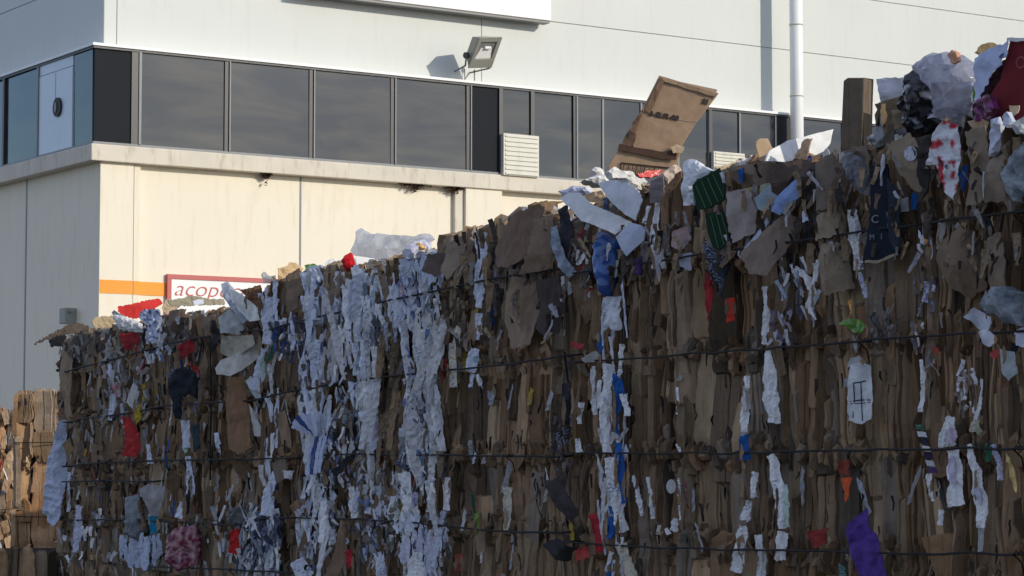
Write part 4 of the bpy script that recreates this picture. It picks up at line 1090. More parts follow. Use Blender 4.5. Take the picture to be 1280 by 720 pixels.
def face_text(body, px, py, hpx, col_mat, P, n, parent, sx=1):
    (u, v), (u2, v2) = onto(P, [(px, py), (px, py - 10)], n)
    o = P(u, v, n); k = (o - CAM).length / F_PX; xd = P(1, 0, 0) - P(0, 0, 0); yd = P(0, 1, 0) - P(0, 0, 0)
    return text_obj(body, hpx * k * 1.4, col_mat, basis(o, xd, yd, P(0, 0, 1) - P(0, 0, 0)), 'lettering', parent, .0008, 0, 0, sx)
face_text('C', 1089, 279, 10, M['mullion'], NP, .009, front_b, 1.2); face_text('M', 1087, 300, 7, M['mullion'], NP, .009, front_b); face_text('I', 1101, 299, 7, M['mullion'], NP, .009, front_b)
# green striped carton pieces
for pts, yw, lines in (([(866, 232), (872, 226), (900, 210), (908, 232), (906, 250), (884, 262), (872, 262)], .1, [((870, 232), (882, 260)), ((877, 227), (890, 257)), ((884, 222), (898, 253)), ((891, 218), (904, 246))]),
                       ([(882, 268), (904, 262), (910, 286), (914, 300), (900, 314), (892, 310), (885, 290)], .1, [((888, 270), (898, 310)), ((895, 267), (905, 306)), ((901, 265), (911, 300))])):
    col_piece('striped_carton', pts, (.010, .036, .020), n=.07, yaw=yw, mat='flat_card', thick=.005, crum=.001, sp=.02, rag=.0006); GP2 = LAST['P']
    for (a, b) in lines:
        piece('pale_stripe', strip([(a[0], a[1], .9), ((a[0] + b[0]) / 2, (a[1] + b[1]) / 2, 1.0), (b[0], b[1], .9)]), (.10, .17, .08), .0045, base=GP2, mat='flat_card', crum=0, rag=0, thick=.0008)
# cream sheets and white folded board, navy cloth
for pts, c, n, yw, pt in (([(276, 355), (284, 352), (292, 360), (300, 385), (310, 400), (304, 404), (290, 386), (280, 372)], (.50, .55, .66), .07, .5, .1), ([(290, 362), (305, 368), (322, 385), (326, 400), (312, 402), (298, 388)], (.72, .72, .68), .06, -.3, -.2),
                          ([(272, 396), (286, 386), (300, 398), (306, 410), (300, 418), (276, 416)], (.40, .42, .41), .05, .1, -.1), ([(278, 420), (300, 420), (318, 417), (324, 428), (306, 440), (290, 448), (276, 440)], (.44, .41, .33), .05, .0, .3),
                          ([(272, 462), (278, 452), (300, 440), (326, 424), (322, 444), (300, 464), (290, 471), (274, 470)], (.55, .54, .48), .065, .1, -.3), ([(306, 476), (314, 470), (326, 482), (327, 500), (320, 498)], (.50, .52, .54), .04, .1, 0), ([(310, 505), (316, 512), (328, 534), (327, 546), (319, 545)], (.50, .50, .46), .045, .2, 0),
                          ([(962, 232), (974, 228), (984, 240), (966, 262), (948, 262), (944, 248)], (.32, .40, .46), .05, .2, .1), ([(952, 232), (966, 228), (965, 262), (948, 264)], (.30, .33, .22), .058, 0, 0), ([(963, 264), (970, 252), (984, 234), (1000, 222), (1003, 226), (998, 244), (984, 256), (972, 268)], (.24, .34, .58), .06, -.2, -.2),
                          ([(1004, 262), (1012, 256), (1013, 276), (1003, 278)], (.5, .55, .68), .05, 0, 0), ([(944, 296), (960, 272), (962, 278), (948, 304), (934, 312)], (.50, .56, .70), .05, 0, 0), ([(840, 290), (858, 282), (864, 300), (850, 312), (840, 308)], (.40, .28, .27), .04, .2, 0), ([(850, 318), (864, 316), (866, 338), (850, 338)], (.5, .54, .64), .035, 0, 0),
                          ([(1145, 283), (1154, 284), (1166, 298), (1164, 310), (1152, 304)], (.62, .62, .66), .04, .1, 0), ([(1156, 298), (1166, 300), (1168, 312), (1160, 308)], (.60, .26, .08), .046, .1, 0), ([(1124, 250), (1136, 246), (1140, 262), (1126, 266)], (.30, .30, .32), .04, 0, 0),
                          ([(156, 622), (174, 618), (176, 648), (157, 650)], (.30, .33, .35), .04, 0, 0), ([(176, 612), (186, 605), (206, 608), (204, 625), (196, 646), (188, 644)], (.38, .37, .37), .05, .1, 0), ([(730, 446), (746, 438), (752, 444), (744, 452), (734, 452)], (.45, .44, .42), .05, .0, .3),
                          ([(1208, 396), (1220, 384), (1230, 390), (1242, 400), (1238, 412), (1224, 412), (1216, 400)], (.62, .65, .75), .06, .1, .1), ([(1222, 416), (1236, 412), (1246, 424), (1238, 434), (1228, 428)], (.64, .66, .74), .065, 0, -.1), ([(1254, 436), (1270, 440), (1272, 466), (1262, 476), (1254, 464)], (.42, .46, .48), .045, 0, 0), ([(1268, 414), (1282, 408), (1284, 434), (1272, 432)], (.6, .6, .72), .05, 0, 0),
                          ([(1060, 460), (1062, 450), (1074, 444), (1080, 452)], (.5, .5, .5), .035, 0, 0)):
    col_piece('paper_sheet', pts, c, n=n, yaw=yw, pitch=pt, crum=.005, cf=14, mat='flat_card', sp=.009, rag=.0018, folds=rfolds(3, .5, .02))
for pts, c in (([(208, 466), (218, 462), (230, 458), (246, 466), (250, 484), (244, 498), (236, 492), (228, 500), (228, 522), (220, 524), (216, 500)], (.012, .016, .024)), ([(222, 500), (230, 505), (228, 525), (221, 522)], (.015, .02, .03)), ([(240, 532), (250, 528), (252, 560), (244, 566)], (.03, .05, .06)),
               ([(238, 596), (240, 612), (238, 640), (230, 650), (234, 622)], (.012, .016, .03)), ([(880, 302), (905, 318), (914, 330), (906, 372), (894, 350)], (.02, .025, .035)), ([(705, 480), (716, 478), (714, 530), (704, 530)], (.03, .025, .03)), ([(700, 264), (712, 256), (720, 290), (714, 330), (702, 310)], (.03, .03, .04)),
               ([(415, 590), (445, 562), (447, 568), (424, 596)], (.015, .015, .018)), ([(1036, 195), (1044, 204), (1046, 256), (1036, 260), (1030, 220)], (.02, .018, .018)), ([(790, 325), (806, 320), (804, 344), (794, 344)], (.06, .03, .10)), ([(1152, 190), (1164, 196), (1166, 230), (1156, 250), (1150, 220)], (.025, .022, .02)),
               ([(1140, 175), (1168, 168), (1168, 190), (1150, 200)], (.05, .04, .032)), ([(265, 402), (278, 396), (276, 430), (266, 440)], (.03, .026, .026))):
    col_piece('dark_cloth', pts, c, n=.05, crum=.010, cf=20, smooth=True)
# wine coloured plastic, grey crumples, clear wraps in the faces
winef = lambda x, y, pl: (.16, .02, .05) if noise.noise(Vector((x * 25, y * 25, 3))) > 0 else (.34, .16, .18)
col_piece('plastic_scrap', [(210, 672), (220, 660), (246, 656), (252, 680), (248, 706), (222, 714), (206, 700)], (.2, .03, .06), n=.045, mat='foil', puff=.008, crum=.008, cf=16, an=(1.6, .8), colf=winef, label='crumpled wine red plastic')
greyf = lambda x, y, pl: (.34, .36, .40) if noise.noise(Vector((x * 22, y * 22, 5))) > 0 else (.20, .20, .21)
col_piece('plastic_scrap', [(1056, 196), (1066, 190), (1080, 198), (1088, 222), (1086, 244), (1072, 238), (1060, 218)], (.4, .4, .42), n=.06, mat='film', puff=.015, crum=.012, colf=greyf)
wrapf = lambda x, y, pl: (.50, .55, .60) if noise.noise(Vector((x * 30, y * 30, 8))) > -.1 else (.28, .32, .36)
col_piece('plastic_scrap', [(1232, 376), (1244, 360), (1262, 358), (1284, 372), (1284, 408), (1262, 404), (1246, 392), (1236, 392)], (.5, .55, .6), n=.06, mat='film', puff=.02, crum=.016, cf=30, colf=wrapf, sp=.012, label='crumpled clear film in the right of the face')
col_piece('plastic_scrap', [(1253, 216), (1264, 196), (1284, 178), (1284, 240), (1272, 252), (1262, 240)], (.5, .53, .62), n=.07, mat='film', puff=.01, crum=.012, cf=24, colf=wrapf)
col_piece('plastic_scrap', [(157, 650), (172, 648), (180, 664), (172, 676), (156, 668)], (.3, .33, .35), n=.05, mat='film', puff=.01, crum=.01)
col_piece('plastic_scrap', [(283, 640), (300, 632), (314, 640), (308, 656), (290, 658)], (.2, .2, .2), n=.045, mat='film', puff=.01, crum=.01)
# red and white printed bag hanging over the face
redf = lambda x, y, pl: (.50, .03, .05) if noise.noise(Vector((x * 45, y * 45, 8))) > .12 else (.70, .70, .74)
piece('printed_bag', [(1168, 168), (1182, 150), (1200, 156), (1204, 190), (1200, 222), (1194, 250), (1184, 240), (1176, 220), (1170, 205), (1160, 206), (1164, 186)], WHT, .085, crum=.008, cf=22, sp=.0065, colf=redf, pitch=.1, root=front_b, label='red and white printed bag hanging over the bale face')
BP = LAST['P']; face_text('R', 1173, 208, 9, M['ink'], BP, .014, front_b, .9); face_text('e', 1181, 211, 8, M['ink'], BP, .014, front_b, .9)
# black-white-purple striped ribbon
for i in range(7):
    y = 530 + i * 9; x = 1150 + i * 2.6
    piece('striped_ribbon', [(x - 5, y), (x + 5, y + 1), (x + 7, y + 8), (x - 3, y + 7)], [(.04, .12, .05), (.6, .6, .65), (.03, .02, .04), (.6, .6, .62), (.04, .02, .08), (.5, .5, .55), (.07, .03, .14)][i], .045, crum=.003)
# fan of blue-edged striped papers
for i, (a, L) in enumerate(((205, 34), (215, 36), (226, 37), (238, 36), (250, 33), (262, 30))):
    x0, y0 = 396, 545; a = R(a)
    x1, y1 = x0 + math.cos(a) * L, y0 + math.sin(a) * L * .9
    piece('fanned_paper', strip([(x0, y0, 3), ((x0 + x1) / 2, (y0 + y1) / 2, 5), (x1, y1, 6)]), [(.58, .62, .80), (.58, .62, .80), (.05, .08, .25), (.58, .62, .8), (.5, .55, .75), (.6, .64, .8)][i], .07 + i * .004, pitch=.2, crum=.001)
for i in range(4):
    x = 384 + i * 5
    piece('fanned_paper', strip([(x + 8, 545, 4), (x + 3, 565, 4.5), (x, 594 - i, 4.5)]), [(.55, .6, .8), (.06, .09, .26), (.6, .64, .8), (.55, .6, .8)][i], .065 + .003 * i, crum=.001)

# ---- ragged rim: small sheets standing up along the top edge (sunlit tips)
def rim(root, s0, s1, k, cols):
    q = MB(); big = []
    for _ in range(k):
        s = random.uniform(s0, s1); n = -abs(random.gauss(0, .12)) + .01
        w, h = random.uniform(.008, .03), random.uniform(.010, .028)
        c = jit(random.choice(cols), .7, 1.1)
        P = plane_at(ST, s, n, top_h(s) - .005 + random.uniform(-.012, .006), random.uniform(-1.4, 1.4), random.uniform(-1.2, .6), random.uniform(-.6, .6))
        pl = [(-w, -h), (w * random.uniform(.5, 1), -h * .9), (w * random.uniform(.4, 1), h * random.uniform(.2, 1)), (-w * random.uniform(0, .6), h), (-w, h * random.uniform(-.2, .7))]
        vs, fs, cs = sheet(pl, P, .012, .003, .004, 40, .0016, col=c)
        q.add(vs, fs, cs)
    o = q.build('torn_rim', M['flat_card'], root); o['kind'] = 'stuff'
KR = [(.36, .27, .17), (.30, .22, .14), (.24, .17, .11), (.42, .32, .21), (.16, .12, .09)]
for root, a, b, kk in ((far_b, SEAM[1], SEAM[0], 150), (mid_b, SEAM[2], SEAM[1], 130), (near_b, SEAM[3], SEAM[2], 170), (front_b, SEAM[4], SEAM[3], 210)):
    rim(root, a + .02, b - .01, kk, KR + ([(.7, .7, .7), (.7, .68, .62)] if root is not far_b else [(.1, .09, .08)]))

# ------------------------------------------------------------------ loose things lying on top of the stack
def thing(name, pts, col, n, label, cat, group=None, **kw):
    lab_sun = cat in ('card', 'paper', 'rag', 'sheet', 'wrapper', 'board', 'plastic cover') and n < .02
    if cat in ('card', 'cloth', 'sheet', 'poster', 'carton') and not kw.get('puff'): kw.setdefault('folds', rfolds(3, .35, .02)); kw.setdefault('sp', .009)
    if lab_sun and 'yaw' not in kw: kw['yaw'] = 2.0; kw.setdefault('pitch', -.25)
    o = piece(name, pts, col, n, root=None, **kw)
    # put the origin at the thing's base
    me = o.data
    zs = min(v.co.z for v in me.vertices); c = sum((v.co for v in me.vertices), Vector()) / len(me.vertices); c.z = zs
    me.transform(Matrix.Translation(-c)); o.location = c
    return tag(o, label, cat, group)
def solid(name, pts, n, depth, mat, col=(.3, .3, .3), yaw=0, pitch=0, root=None, bev=.002, plane=None):
    """outline on a tilted plane given real thickness"""
    if plane: P = plane; pl = onto(P, pts, 0)
    else: pl, P = local(pts, n, yaw, pitch, lift=False)
    k = len(pl); q = MB()
    q.add([P(x, y, 0) for x, y in pl] + [P(x, y, -depth) for x, y in pl], [tuple(range(k)), tuple(range(2 * k - 1, k - 1, -1))] + [(i, k + i, k + (i + 1) % k, (i + 1) % k) for i in range(k)], col)
    o = q.build(name, M[mat], root)
    bm = bmesh.new(); bm.from_mesh(o.data); bmesh.ops.recalc_face_normals(bm, faces=bm.faces); bm.to_mesh(o.data); bm.free()
    if bev: bevel(o, bev, 2)
    return o, P, pl

# the flattened carton sticking up
box = empty('cardboard_box')
YB, PB, NB = .95, -.12, -.16
o, P, pl = solid('front_panel', [(824, 94), (898, 116), (868, 156), (852, 182), (846, 205), (838, 218), (762, 218), (760, 208), (782, 172), (806, 130)], NB, .012, 'flat_card', (.38, .255, .158), YB, PB, box)
def on_box(pts, n=.0): # same plane as the front panel
    ob = P(0, 0, 0); u = P(1, 0, 0) - ob; v = P(0, 1, 0) - ob; w = P(0, 0, 1) - ob; out = []
    for (x, y) in pts:
        p = hit(x, y, ob + w * n, w) - ob; out.append((p.dot(u), p.dot(v)))
    return out
def box_sheet(name, pts, col, mat, n=.003, crum=.0015, thick=.0015, rag=.001, bend=(0, 0)):
    vs, fs, cs = sheet(on_box(pts, n), lambda a, b, c: P(a, b, c + n), .012, rag, crum, 20, thick, bend, col=col)
    return link(name, vs, fs, M[mat], box, cs)
q = MB()
ob_ = on_box([(824, 94), (898, 116), (760, 208)])
bp = on_box([(825, 95), (896, 110), (866, 150), (846, 186), (800, 175), (790, 160)])
vs = [P(x, y, -.016) for x, y in bp] + [P(x, y, -.03) for x, y in bp]; k = len(bp)
q.add(vs, [tuple(range(k)), tuple(range(2 * k - 1, k - 1, -1))] + [(i, k + i, k + (i + 1) % k, (i + 1) % k) for i in range(k)], (.40, .29, .19)); q.build('back_panel', M['flat_card'], box)
box_sheet('side_flap', [(804, 140), (806, 132), (800, 150), (792, 182), (774, 186), (784, 166), (796, 146)], (.19, .115, .075), 'card', .006, .006, .004, .003, (-8, 0))
box_sheet('top_fold', [(826, 96), (897, 117), (895, 122), (830, 102)], (.34, .235, .15), 'card', .004)
box_sheet('top_fold', [(806, 138), (826, 97), (831, 101), (812, 142)], (.22, .14, .09), 'card', .004)
box_sheet('crease', strip([(846, 149, 1.0), (858, 151, 1.0), (872, 152, 1.0)]), (.42, .30, .20), 'flat_card', .0012, 0, .0006, 0)
box_sheet('crease', strip([(798, 147, 1.2), (794, 170, 1.2), (792, 186, 1.2)]), (.50, .38, .27), 'flat_card', .0018, 0, .001, 0)
box_sheet('packing_tape', [(774, 180), (800, 185), (830, 190), (846, 187), (845, 200), (826, 199), (796, 192), (772, 188)], (.09, .05, .035), 'flat_card', .007)
box_sheet('torn_patch', [(838, 184), (846, 180), (856, 184), (852, 192), (842, 192)], (.52, .38, .24), 'flat_card', .012, .004, .002, .003)
for ln in ([(776, 204, 1.5), (774, 216, 1.5)], [(776, 203.5, 1.6), (808, 207, 1.6), (838, 210, 1.6)], [(780, 206, 1.1), (778, 217, 1.1)], [(786, 207, 1.3), (784, 217, 1.3)], [(791, 208, .9), (789, 217, .9)], [(796, 208, 1.3), (794, 217, 1.3)], [(801, 209, .9), (799, 217, .9)], [(806, 209, 1.4), (804, 217, 1.4)], [(812, 210, 1), (811, 217, 1)], [(818, 210, 1.4), (817, 217, 1.4)], [(824, 211, 1), (823, 217, 1)]):
    box_sheet('printed_bar', strip(ln), (.05, .028, .02), 'flat_card', .0035, 0, .0008, 0)
def box_text(body, x, y, hpx, ang, sx=1.0):
    (u, v), (u2, v2) = on_box([(x, y), (x + 10 * math.cos(ang), y - 10 * math.sin(ang))], .002)
    o0 = P(u, v, .0025); xd = (P(u2, v2, .0025) - o0).normalized(); zd = (P(0, 0, 1) - P(0, 0, 0)); yd = zd.cross(xd)
    k = (o0 - CAM).length / F_PX
    return text_obj(body, hpx * k * 1.42, M['ink'], basis(o0, xd, yd, zd), 'printed_lettering', box, .0012, .0003, .0, sx)
box_text('B-EUR-00', 811, 144.5, 6.6, R(-10), 1.0); box_text('II', 877, 129, 7, R(-15), 1.6)
tag(box, 'flattened brown cardboard box standing tilted on the stack before the windows', 'cardboard box'); rebase(box, P(pl[5][0], pl[5][1], 0))

# clear plastic bag, and paper wads near it
filmf = lambda x, y, pl: (.86, .87, .90) if noise.noise(Vector((x * 18, y * 18, 8))) > -.2 else (.66, .69, .74)
thing('plastic_bag', [(443, 312), (448, 303), (447, 290), (452, 285), (460, 292), (484, 293), (505, 295), (520, 296), (535, 292), (541, 298), (532, 306), (516, 312), (502, 330), (494, 334), (478, 326), (462, 322), (445, 319)], WHT, -.10, 'crumpled clear plastic bag lying on top of the middle of the stack', 'plastic bag', mat='plastic', puff=.06, crum=.018, cf=12, colf=filmf, smooth=False, sp=.013, thick=.002)
thing('paper_wad', [(505, 312), (514, 305), (530, 298), (538, 304), (534, 318), (520, 326), (508, 324)], (.62, .62, .72), -.02, 'crumpled white and lilac paper wad at the right end of the clear bag', 'paper', puff=.02, crum=.014, cf=30)
thing('food_wrapper', [(514, 308), (518, 304), (526, 304), (530, 310), (522, 314), (516, 312)], (.70, .42, .15), .02, 'small orange and cream wrapper on the paper wad by the clear bag', 'wrapper', puff=.006, crum=.008, mat='flat_card')
thing('red_rag', [(428, 324), (433, 318), (437, 316), (441, 324), (443, 334), (436, 338), (430, 332)], (.62, .015, .02), -.02, 'small bright red rag poking up left of the clear plastic bag', 'rag', puff=.012, crum=.010, cf=40, mat='flat_card')
thing('paper_sheet', [(442, 322), (466, 320), (466, 327), (444, 332)], (.78, .78, .76), -.06, 'white paper edge showing between the red rag and the clear bag', 'paper', crum=.003)
thing('paper_sheet', [(404, 330), (412, 325), (428, 326), (428, 336), (418, 342), (406, 336)], (.74, .74, .74), -.05, 'curled white paper lying left of the red rag', 'paper', crum=.010)
thing('tan_card', [(346, 336), (356, 334), (362, 328), (370, 328), (380, 336), (374, 344), (360, 346), (348, 350)], (.60, .42, .23), -.04, 'sunlit tan card scrap folded up left of the green one', 'card', crum=.008, mat='flat_card', thick=.003)
thing('green_wrapper', [(380, 332), (392, 330), (398, 335), (388, 340), (380, 340)], (.06, .16, .03), -.04, 'small dark green wrapper beside the sunlit tan card', 'wrapper', crum=.008, mat='flat_card')
thing('paper_sheet', [(384, 340), (394, 338), (402, 334), (400, 342), (390, 346)], (.72, .7, .66), -.02, 'thin white paper strip just under the small green wrapper', 'paper', crum=.004)
thing('film_scrap', [(327, 344), (330, 340), (336, 345), (344, 344), (345, 352), (330, 354)], (.6, .64, .62), -.05, 'pale clear film scrap right of the red bordered sign', 'film', mat='plastic', puff=.008, crum=.006)
thing('brown_card', [(300, 362), (312, 360), (326, 356), (330, 368), (322, 386), (312, 376)], (.20, .105, .06), .03, 'dark brown torn card sheet between the white curled board and the sign', 'card', crum=.008, mat='card', thick=.003, yaw=.4)
# red and white sheets by the orange stripe
thing('red_sheet', [(148, 382), (170, 379), (186, 375), (198, 374), (203, 380), (190, 388), (172, 397), (150, 391)], (.66, .045, .04), -.12, 'red folded sheet on the stack in front of the orange stripe', 'sheet', crum=.004, cf=10, mat='flat_card', yaw=1.5, pitch=-.3, thick=.003)
thing('white_cloth', [(141, 391), (146, 389), (158, 397), (172, 402), (184, 411), (178, 416), (164, 414), (150, 412), (143, 400)], (.74, .72, .70), .03, 'white folded cloth hanging just below the red folded sheet', 'cloth', crum=.010, cf=22, bend=(0, -8), pitch=-.2, puff=.01)
bwf = lambda x, y, pl: (.06, .09, .26) if noise.noise(Vector((x * 60, y * 60, 2))) > .22 else (.55, .60, .74)
thing('printed_paper', [(174, 396), (180, 387), (200, 386), (204, 398), (200, 420), (192, 430), (184, 420), (186, 408)], BLU, .04, 'crumpled white paper with blue print right of the red folded sheet', 'paper', crum=.010, cf=26, colf=bwf, sp=.009)
# dark sheet hanging off the far end
thing('dark_card', [(43, 430), (60, 421), (78, 411), (95, 403), (112, 404), (108, 411), (92, 416), (80, 420), (64, 424)], (.09, .07, .055), .0, 'dark jagged card jutting out from the far left corner of the stack', 'card', crum=.008, mat='card', thick=.006, pitch=-.9, rag=.008)
thing('dark_card', [(61, 426), (76, 418), (82, 422), (80, 432), (64, 434)], (.08, .07, .06), .0, 'short dark card stub hanging below the jutting card at the far corner', 'card', crum=.006, mat='card', thick=.006, rag=.006)
thing('tan_card', [(112, 402), (118, 397), (140, 396), (142, 404), (134, 414), (122, 410), (118, 414)], (.42, .33, .20), .0, 'sunlit tan card scrap at the far corner, left of the white cloth', 'card', crum=.008, mat='flat_card', thick=.004)
thing('tan_card', [(200, 386), (208, 374), (218, 376), (224, 384), (214, 392), (206, 394)], (.46, .36, .24), .0, 'little tan card scrap just right of the red folded sheet', 'card', crum=.008, mat='flat_card')
thing('olive_card', [(212, 374), (240, 370), (262, 373), (284, 371), (284, 379), (250, 382), (216, 382)], (.30, .27, .19), -.1, 'flat greenish brown card lying under the red bordered sign', 'card', crum=.006, mat='flat_card', thick=.004)
thing('paper_sheet', [(240, 376), (254, 374), (254, 380), (242, 381)], (.62, .64, .74), .0, 'small white paper tab under the flat greenish card', 'paper', crum=.002)
# white boards at the seam between the two nearest bales
thing('white_board', [(695, 244), (706, 237), (724, 240), (740, 256), (764, 266), (790, 278), (770, 294), (744, 282), (726, 276), (714, 262)], (.68, .69, .70), .06, 'long white card flap lying over the stack edge above the blue oval', 'card', crum=.0025, cf=8, mat='flat_card', thick=.004, pitch=-.35, yaw=.1, rag=.0010, sp=.010, folds=rfolds(3, .3, .04))
thing('white_board', [(768, 296), (786, 278), (800, 281), (806, 286), (804, 300), (782, 320), (776, 312)], (.55, .60, .74), .075, 'small white card end folded down right of the blue oval', 'card', crum=.001, mat='flat_card', thick=.004, yaw=.2, rag=.0005)
thing('white_carton', [(744, 228), (764, 224), (780, 226), (796, 238), (802, 250), (796, 276), (782, 268), (764, 252)], (.62, .64, .68), .05, 'white carton panel with a dark mark, below the tilted brown box', 'carton', crum=.0025, cf=8, mat='flat_card', thick=.004, pitch=-.1, yaw=-.3, rag=.0010, sp=.010, folds=rfolds(3, .3, .04))
thing('paper_wad', [(728, 226), (740, 222), (752, 220), (770, 222), (778, 230), (762, 234), (744, 232)], (.76, .75, .72), -.03, 'crushed white paper wad at the left foot of the tilted brown box', 'paper', puff=.015, crum=.014, cf=30)
thing('paper_wad', [(700, 240), (712, 236), (720, 232), (736, 234), (740, 242), (724, 246), (706, 246)], (.66, .66, .76), .02, 'lilac tinted paper wad on the left tip of the long white flap', 'paper', puff=.010, crum=.012, cf=30)
thing('tan_card', [(730, 246), (742, 240), (752, 238), (758, 246), (752, 254), (738, 252)], (.56, .40, .24), .07, 'tan card scrap folded on the long white flap', 'card', crum=.008, mat='flat_card')
for i, (pts, lb) in enumerate((([(738, 214), (742, 210), (750, 214), (756, 222), (746, 224)], 'torn white paper curl standing left of the tilted brown box'), ([(758, 216), (766, 210), (776, 216), (790, 216), (794, 222), (780, 226), (764, 224)], 'torn white paper curl lying at the foot of the tilted brown box'),
                              ([(778, 224), (800, 222), (806, 230), (798, 240), (786, 234)], 'cream torn paper right under the red plastic lid'), ([(826, 218), (840, 208), (850, 212), (844, 224), (832, 232), (828, 226)], 'cream torn card right of the red plastic lid'))):
    thing('torn_paper', pts, [(.78, .76, .72), (.74, .72, .68), (.70, .68, .62), (.58, .46, .36)][i], -.02 + .01 * i, lb, 'paper', 'torn papers round the foot of the tilted box', crum=.012, cf=35, puff=.004)
thing('plastic_cover', [(795, 218), (810, 214), (824, 213), (826, 219), (812, 223), (798, 222)], (.70, .06, .04), -.0, 'red plastic lid lying at the foot of the tilted brown box', 'plastic cover', crum=.003, mat='foil', thick=.008)
thing('brown_card', [(832, 232), (852, 214), (854, 222), (842, 240), (834, 246), (832, 262), (828, 250)], (.24, .13, .08), .06, 'reddish brown card strip folded down between the red lid and white bag', 'card', crum=.006, mat='card', thick=.003)
thing('grey_sheet', [(815, 226), (830, 220), (832, 254), (812, 254), (812, 240)], (.24, .20, .20), .065, 'drab grey card hanging below the red plastic lid', 'card', crum=.004, mat='flat_card', thick=.003)
thing('white_bag', [(856, 204), (862, 199), (870, 200), (880, 208), (892, 214), (886, 220), (874, 224), (868, 240), (869, 257), (855, 257), (854, 236), (857, 220)], (.74, .76, .80), .07, 'white bag draped over the edge left of the green striped carton', 'bag', crum=.009, cf=20, an=(1.6, .7), puff=.004, mat='flat_card', bend=(0, -2))
thing('tan_card', [(892, 210), (908, 206), (926, 200), (938, 196), (940, 202), (920, 210), (900, 214)], (.58, .46, .32), -.04, 'thin sunlit tan card lying above the green striped carton', 'card', crum=.006, mat='flat_card', thick=.004)
thing('paper_sheet', [(918, 204), (936, 196), (948, 192), (950, 198), (934, 204)], (.78, .77, .73), -.06, 'thin white sheet edge left of the upright tan flap', 'paper', crum=.003)
thing('white_board', [(966, 186), (984, 176), (1000, 173), (1020, 167), (1041, 162), (1037, 180), (1028, 190), (1010, 198), (980, 203), (956, 202), (960, 190)], (.80, .80, .78), -.10, 'large bright white board lying on the stack beside the drainpipe foot', 'board', crum=.001, cf=8, mat='flat_card', thick=.006, pitch=-.3, rag=.0006, yaw=2.3)
o, P2, pl2 = solid('upright_tan_flap', [(943, 178), (950, 173), (960, 173), (974, 202), (950, 202)], -.0, .004, 'flat_card', (.58, .41, .25), 1.5, .0)
tag(o, 'upright sunlit tan card flap left of the white board', 'card')
thing('tan_card', [(984, 222), (990, 208), (1000, 188), (1008, 174), (1016, 173), (1014, 184), (1010, 200), (1012, 208), (998, 214), (986, 226)], (.56, .37, .23), -.01, 'torn orange-brown card spike standing in front of the white board', 'card', crum=.006, mat='flat_card', thick=.004, yaw=-.5)
thing('blue_sticker', [(1009, 196), (1014, 194), (1015, 202), (1010, 202)], (.05, .05, .35), .01, 'tiny blue sticker beside the torn card spike', 'sticker', crum=.0, mat='flat_card')
# dark wooden board standing up
db = empty('wooden_board')
o, P3, pl3 = solid('board_face', [(1054, 101), (1059, 97), (1080, 97), (1078, 184), (1050, 188)], -.10, .05, 'card', (.15, .115, .085), .35, 0, db, .003)
_o = P3(0, 0, 0); _w = P3(0, 0, 1) - _o; _e = onto(P3, [(1079, 140)], 0)[0]; _u = P3(1, 0, 0) - _o; _b = P3(_e[0], _e[1], 0)
_P5 = lambda a, b, c: _b - _w * a + Vector((0, 0, 1)) * b + _u * c
solid('board_edge', [(1079.5, 97), (1092, 99), (1091, 125), (1090, 170), (1084, 182), (1079.5, 184)], 0, .004, 'card', (.035, .03, .025), root=db, bev=0, plane=_P5)
tag(db, 'dark weathered board standing upright on the stack, right of the drainpipe', 'board'); rebase(db, P3(pl3[3][0], pl3[3][1], 0))
thing('film_scrap', [(1088, 172), (1098, 166), (1112, 170), (1122, 176), (1110, 182), (1096, 186)], (.30, .32, .32), -.02, 'dark crumpled film with pale glints at the foot of the upright board', 'film', mat='foil', puff=.01, crum=.012, cf=40)
# the loose heap at the top right
thing('white_carton', [(1098, 100), (1112, 98), (1122, 98), (1142, 100), (1138, 128), (1120, 131), (1102, 128)], (.66, .66, .72), -.10, 'small white carton sticking out left of the crumpled black foil', 'carton', crum=.006, cf=14, mat='flat_card', thick=.02, yaw=.5)
thing('tan_card', [(1098, 100), (1103, 99), (1104, 108), (1099, 110)], (.60, .36, .22), -.07, 'tiny orange card chip on the corner of the small white carton', 'card', crum=.001, mat='flat_card')
blackf = lambda x, y, pl: (.55, .56, .6) if noise.noise(Vector((x * 42, y * 42, 2))) > .38 else (.018, .018, .022)
thing('black_foil', [(1139, 96), (1146, 88), (1156, 94), (1166, 104), (1172, 128), (1180, 152), (1168, 166), (1144, 172), (1136, 158), (1138, 142), (1130, 138), (1134, 118)], (.02, .02, .02), -.02, 'crumpled black and silver foil between the white carton and cloudy bag', 'foil', mat='foil', puff=.03, crum=.022, cf=26, colf=blackf, sp=.010)
cloud = lambda x, y, pl: (.50, .52, .62) if y > -.02 + .02 * noise.noise(Vector((x * 20, y * 20, 2))) else (.34, .35, .42)
thing('plastic_bag', [(1150, 88), (1160, 74), (1170, 66), (1180, 70), (1192, 66), (1200, 70), (1222, 82), (1226, 104), (1222, 140), (1205, 158), (1180, 154), (1172, 130), (1166, 108)], (.55, .57, .66), -.03, 'cloudy white plastic bag bulging up at the top right', 'plastic bag', mat='film', puff=.045, crum=.022, cf=18, smooth=False, sp=.011, colf=cloud)
thing('food_wrapper', [(1184, 68), (1192, 63), (1198, 66), (1200, 76), (1192, 80), (1188, 74)], (.66, .36, .22), .03, 'small orange wrapper stuck on top of the cloudy bag', 'wrapper', crum=.006, mat='flat_card', puff=.004)
thing('tan_card', [(1218, 66), (1226, 56), (1238, 53), (1246, 56), (1236, 64), (1224, 70)], (.20, .15, .08), -.03, 'olive brown card edge above the blue-white poster', 'card', crum=.004, mat='card', thick=.004)
